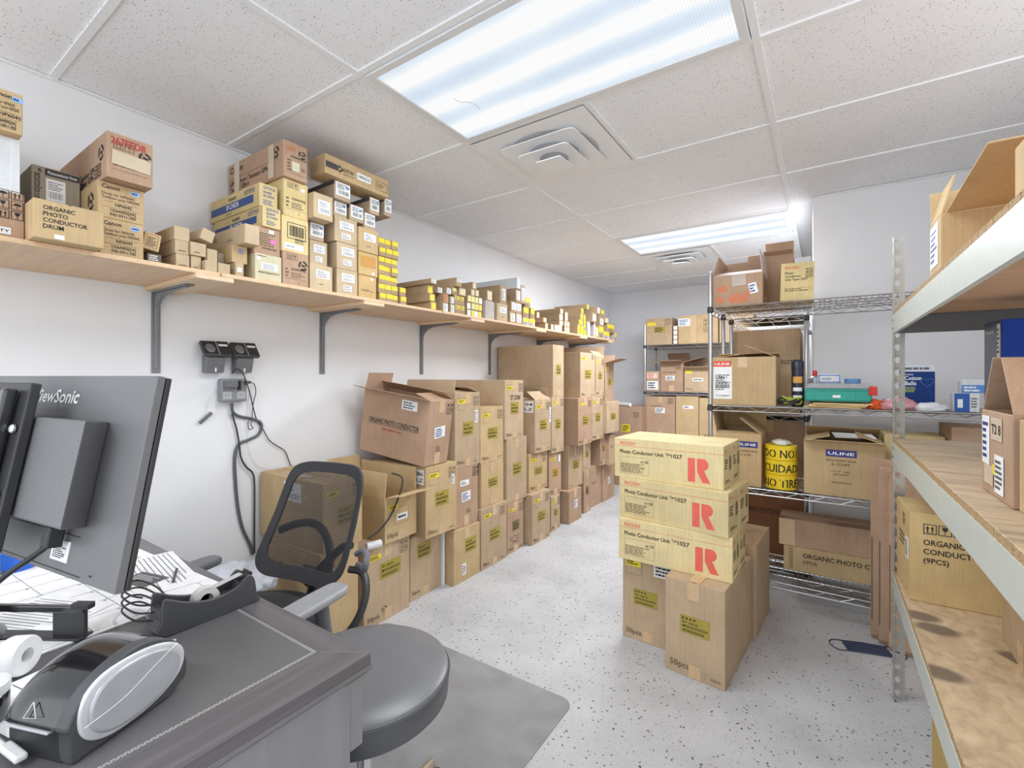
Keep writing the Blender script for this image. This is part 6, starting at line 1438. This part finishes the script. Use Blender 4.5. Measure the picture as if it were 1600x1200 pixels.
pts = [S(-.86,.34), S(-.6,.40), S(-.25,.42), S(.1,.36), S(.4,.22), S(.56,.06)]
m = MB(); m.tube(smooth_path([p+Vector((0,.022,0)) for p in pts], 6), .016, 10); m.build('lumbar_bow', BLACK_PL, ch, smooth=True)
pts = [S(.86,.32)+Vector((0,.022,0)), S(.60,.26)+Vector((0,.03,0)), S(.30,.10)+Vector((0,.035,0)), S(.1,-.05)+Vector((0,.03,0))]
MB().tube(smooth_path(pts, 6), .016, 10).build('lumbar_bow', BLACK_PL, ch, smooth=True)
m = MB(); m.tube(smooth_path([(0,.235,.54),(0,.29,.50),(0,.27,.42),(0,.16,.37),(0,.05,.36)], 6), .026, 10); m.build('back_stem', BLACK_PL, ch, smooth=True)
m = MB(); m.lathe([(0,.40),(.20,.40),(.245,.415),(.255,.44),(.24,.465),(.15,.478),(0,.48)], 36); o = m.build('seat', plain('black_seat_fabric', (46,46,48), .8, 0, .15, 300, .3), ch, smooth=True); o.scale = (1, .96, 1)
MB().box(-.13,.13,-.13,.13,.355,.405).build('seat_mechanism', BLACK_PL, ch, bevel=.02)
for s in (-1, 1):
    m = MB(); pts = [(-.034,-.15),(.034,-.15),(.042,-.06),(.042,.07),(.030,.14),(-.030,.14),(-.042,.07),(-.042,-.06)]
    pts = [(p.x, p.y) for p in smooth_path([(a,b,0) for a,b in pts], 3, True)]
    m.prism(pts, .026, 0, Matrix.Translation((s*.30,-.03,.575))); m.build('arm_pad', plain('light_grey_arm_pad', (156,157,160), .38) if s > 0 else plain('dark_grey_arm_pad', (104,106,110), .38), ch, bevel=.009, seg=3, weld=True, smooth=True)
    MB().tube(smooth_path([(s*.30,.02,.580),(s*.305,.03,.50),(s*.30,.04,.42),(s*.24,.04,.385),(s*.12,.03,.38)], 6), .022, 10).build('arm_support', plain('grey_arm_post', (110,112,116), .4), ch, smooth=True)
    # loop behind the arm
m = MB(); m.tube(smooth_path([(.245,.245,.64),(.285,.235,.66),(.315,.215,.655),(.325,.20,.635),(.315,.205,.61),(.28,.235,.60),(.245,.25,.60)], 5), .011, 8); m.build('tension_lever', MID_GREY, ch, smooth=True)
m = MB(); m.tube(smooth_path([(.22,.235,.585),(.275,.245,.575),(.315,.21,.52),(.315,.16,.45),(.27,.12,.395),(.18,.08,.38)], 5), .013, 8); m.build('side_bow', BLACK_PL, ch, smooth=True)
MB().lathe([(.03,.10),(.03,.22),(.022,.22),(.022,.36)], 16).build('gas_lift', BLACK_PL, ch, smooth=True)
def star_base(t, r, h, mat, cast, a0=0):
    for k in range(5):
        a = R(a0+72*k); c, s = math.cos(a), math.sin(a)
        MB().tube([(0,0,h),(c*r*.4,s*r*.4,h),(c*r,s*r,h-.03)], .02, 10, rs=[.024,.021,.015]).build('base_leg', mat, t, smooth=True)
        cs = MB(); q = (c*r, s*r)
        for d in (-.014, .014):
            cs.lathe([(0,-.009),(.024,-.009),(.027,-.006),(.027,.006),(.024,.009),(0,.009)], 18, 0, Matrix.Translation((q[0]-s*d, q[1]+c*d, .0272)) @ Matrix.Rotation(a, 4, 'Z') @ Matrix.Rotation(R(90), 4, 'X'))
        cs.tube([(q[0],q[1],.03),(q[0],q[1],h-.03)], .008, 8)
        cs.build('caster', cast, t, smooth=True)
star_base(ch, .27, .10, BLACK_PL, BLACK_PL, 20)

# ------------------------------------------------------------------ round stool
sx, sy = -.958, .765
stl = thing('round_stool', 'round grey padded stool on a chrome wheeled base beside the desk corner', 'stool', (sx, sy, 0))
SEATM = plain('grey_vinyl', (112,113,116), .36, 0, .05, 9, .05); SEATS = plain('dark_grey_vinyl', (76,77,80), .4, 0, .06, 9)
SZ = .552; r = .211
MB().lathe([(.15,SZ-.086),(r-.012,SZ-.082),(r-.003,SZ-.072),(r,SZ-.03),(r-.0005,SZ-.018)], 64).build('seat_side', SEATS, stl, smooth=True)
MB().lathe([(r-.0015,SZ-.0175),(r-.004,SZ-.008),(r-.014,SZ-.002),(r*.7,SZ+.004),(0,SZ+.006)], 64).build('seat_pad', SEATM, stl, smooth=True)
m = MB(); m.tube([((r-.0005)*math.cos(2*math.pi*i/72), (r-.0005)*math.sin(2*math.pi*i/72), SZ-.018) for i in range(72)], .0028, 6, closed=True); m.build('piping', SEATS, stl, smooth=True)
MB().lathe([(.05,SZ-.098),(.12,SZ-.098),(.12,SZ-.0865),(.0,SZ-.0865)], 24).build('seat_plate', BLACK_PL, stl)
CH2 = plain('polished_chrome', (214,214,216), .1, 1, .02)
MB().lathe([(.028,.09),(.028,.26),(.018,.265),(.018,SZ-.0985)], 20).build('gas_lift', CH2, stl, smooth=True)
star_base(stl, .31, .10, CH2, BLACK_PL, 29)
# chair mat
m = MB(); x0, x1, y0, y1, rr = -1.90, -.815, .35, 1.655, .05
poly = []
for cx, cy, a0 in ((x1-rr,y1-rr,0),(x0+rr,y1-rr,90),(x0+rr,y0+rr,180),(x1-rr,y0+rr,270)):
    for i in range(6): a = R(a0+18*i); poly.append((cx+rr*math.cos(a)-(x0+x1)/2, cy+rr*math.sin(a)-(y0+y1)/2))
m.prism(poly, .0035); o = m.build('chair_mat', wood_mat('scuffed_grey_mat', (136,137,140), (158,159,162), (3,3,3), .3, .10, 1.5), None, loc=((x0+x1)/2,(y0+y1)/2,.0002), rot=(0,0,0)); tag(o, 'grey scuffed chair mat on the painted floor under chair and stool', 'mat')
for t in (ch, stl): t.location.z = .0039

# ------------------------------------------------------------------ wall sockets, cradles and leads by the desk
def cradle(y, label):
    t = thing('scanner_cradle', label, 'cradle', (XL, y*1.03, 1.373), 0, 'wall-mounted cradles')
    BRK = plain('grey_cradle_bracket', (112,113,116), .4)
    MB().prism([(.001,-.076),(.046,-.076),(.050,-.06),(.066,-.008),(.060,.006),(.001,.006)], .078, 0, Matrix.Translation((0,.039,0)) @ Matrix.Rotation(R(90),4,'X')).build('bracket', BRK, t, bevel=.003)
    Mh = Matrix.Translation((.052,0,.036)) @ Matrix.Rotation(R(-38),4,'Y')
    hd = MB().box(-.010,.010,-.062,.062,-.044,.044,0,Mh).build('reader_head', DARK_GREY_PL, t, bevel=.007, seg=3)
    MB().box(.0102,.0112,.006,.058,-.040,.040,0,Mh).build('dark_panel', BLACK_PL, hd)
    MB().box(.0102,.0114,.0035,.0055,-.042,.042,0,Mh).build('divider', SILVER_PL, hd)
    MB().box(.0102,.0108,-.058,.0015,-.038,.038,0,Mh).build('window_frame', BLACK_PL, hd)
    h = MB(); h.lathe([(.021,.0110),(.019,.0135),(.010,.0155),(0,.016)], 24, 0, Mh @ Matrix.Translation((0,-.028,-.004)) @ Matrix.Scale(1.25,4,(0,0,1)) @ Matrix.Rotation(R(90),4,'Y')); h.build('lens', MID_GREY, hd, smooth=True)
    MB().box(.0113,.0118,.012,.052,.010,.022,0,Mh).build('label_tag', WHITE_LABEL, hd)
    MB().box(.047,.053,-.003,.003,-.072,-.052).build('slot', WHITE_PL, t)
cradle(1.022, 'first dark wall cradle above the grey outlet box, nearer the desk monitor')
cradle(1.150, 'second dark wall cradle above the grey outlet box, nearer the floor cartons')
ob = thing('outlet_box', 'grey wall outlet box with several leads plugged in', 'outlet', (XL, 1.141, 1.213))
MB().box(.001,.045,-.060,.060,-.058,.055).build('housing', GREY_PL, ob, bevel=.008, seg=3)
for y in (-.035, .03): 
    f = MB().box(.0455,.047,y-.02,y+.02,-.044,-.008).build('socket', plain('light_grey_socket', (170,172,174)), ob, bevel=.002)
    s = MB()
    for dy in (-.006, .006): s.box(.0472,.0474,y+dy-.001,y+dy+.001,-.03,-.02)
    s.build('slots', BLACK_RUBBER, f)
MB().box(.046,.075,-.052,.004,.012,.046).build('adapter', MID_GREY, ob, bevel=.004)
MB().box(.046,.068,.012,.022,.0,.046).build('plug', BLACK_PL, ob, bevel=.002)
MB().box(.046,.066,.045,.068,.03,.044).build('plug', DARK_GREY_PL, ob, bevel=.002)
KW = 1.03          # the wall plane lies this much farther out than the first survey
def wire(name, label, pts, r, mat, x=-2.435, cat='cable', sub=8, kw=True):
    P = [(p[0]*KW, p[1]*KW, 1.28+(p[2]-1.28)*KW) if len(p) == 3 and kw else (p if len(p) == 3 else (x, p[0]*KW, 1.28+(p[1]-1.28)*KW)) for p in pts]
    o = Vector(P[0]); t = MB().tube(smooth_path([Vector(p)-o for p in P], sub), r, 8).build(name, mat, None, smooth=True, loc=o); return tag(t, label, cat)
wire('power_cord', 'thick grey power cord looping from the outlet box down the wall', [(-2.345,1.103,1.15),(-2.352,1.110,1.11),(1.147,1.085),(1.20,1.070),(1.245,1.050),(1.253,1.020),(1.235,.985),(1.185,.965),(1.145,.95),(1.126,.90),(1.126,.80),(1.138,.654),(1.16,.54),(1.195,.449),(1.208,.395)], .0075, GREY_CABLE, XL+.009)
wire('power_cord', 'dark cord running straight from the outlet box behind the tan carton', [(-2.345,1.100,1.15),(1.112,1.09),(1.128,1.03),(1.140,.96),(1.15,.885),(1.175,.835),(1.205,.80),(1.214,.74),(1.214,.55),(1.214,.40)], .0048, plain('dark_grey_cord', (62,64,67), .5), XL+.017)
wire('thin_lead', 'thin black lead drooping from the cradles to the office chair back', [(-2.30,1.08,1.29),(-2.31,1.11,1.315),(-2.31,1.14,1.285),(-2.33,1.175,1.21),(1.225,1.07),(1.255,1.02),(1.29,.955),(1.33,.92),(1.375,.885),(1.405,.81),(1.43,.78)], .0026, BLACK_RUBBER, XL+.012)
wire('thin_lead', 'thin white lead curling from the outlet box onto the tan carton', [(-2.30,1.17,1.30),(-2.31,1.185,1.27),(-2.34,1.182,1.20),(1.186,1.147),(1.182,1.05),(1.187,.958),(1.203,.88),(1.235,.83),(1.262,.818),(-2.34,1.325,.792),(-2.24,1.37,.791)], .0016, WHITE_CABLE, XL+.010)
wire('thin_lead', 'short grey lead from the outlet side knotted around the power cord', [(-2.318,1.176,1.252),(-2.33,1.20,1.24),(-2.345,1.215,1.20),(1.205,1.14),(1.20,1.07),(1.195,1.04),(1.205,1.025),(1.185,1.02),(1.18,1.06)], .0024, GREY_CABLE, XL+.022)
kd = thing('key_tag', 'small key fob hanging on a white cord beside the outlet box', 'tag', (XL+.012, 1.03, 1.095))
MB().tube(smooth_path([(0,.05,.13),(0,.02,.09),(0,.005,.04),(0,0,.0)], 5), .0014, 6).build('cord', WHITE_CABLE, kd, smooth=True)
MB().bar((0,-.03,-.035),(0,.022,.012),.010,.016).build('fob', MID_GREY, kd, bevel=.003)
wire('black_cord', 'black cord trailing out of the open 50pcs carton', [(-1.93,1.72,.76),(-1.88,1.745,.74),(-1.865,1.73,.69),(-1.868,1.70,.62),(-1.872,1.655,.55),(-1.875,1.59,.50),(-1.89,1.53,.47)], .0045, BLACK_RUBBER, kw=False)
o = MB().tube([(-.04,0,.021),(.04,0,.021)], .020, 16).build('white_canister', WHITE_PL, None, smooth=True, bevel=.004, loc=(-1.90,1.575,.4038), rot=(0,0,R(75))); tag(o, 'white capped cylinder lying on the 20pcs carton', 'cylinder')
bn = thing('waste_bin', 'dark waste bin with a crumpled white liner behind the office chair', 'bin', (-2.10,.98,0))
MB().lathe([(.11,0),(.115,.004),(.14,.40),(.134,.40),(.108,.01),(0,.01)], 28).build('bin_body', DARK_GREY_PL, bn, smooth=True)
b = blob('bin_liner', None, None, (0,0,.36), (.175,.17,.075), plain('white_liner_film', (214,220,230), .3), 11.3, .35, sub=4, freq=4.5); b.parent = bn
o = MB().box(-2.34,-1.935,2.131,2.150,0,.335).build('foam_panel', WHITE_PL, None, bevel=.003); tag(o, 'pale foam panel wedged upright between two floor cartons', 'panel')
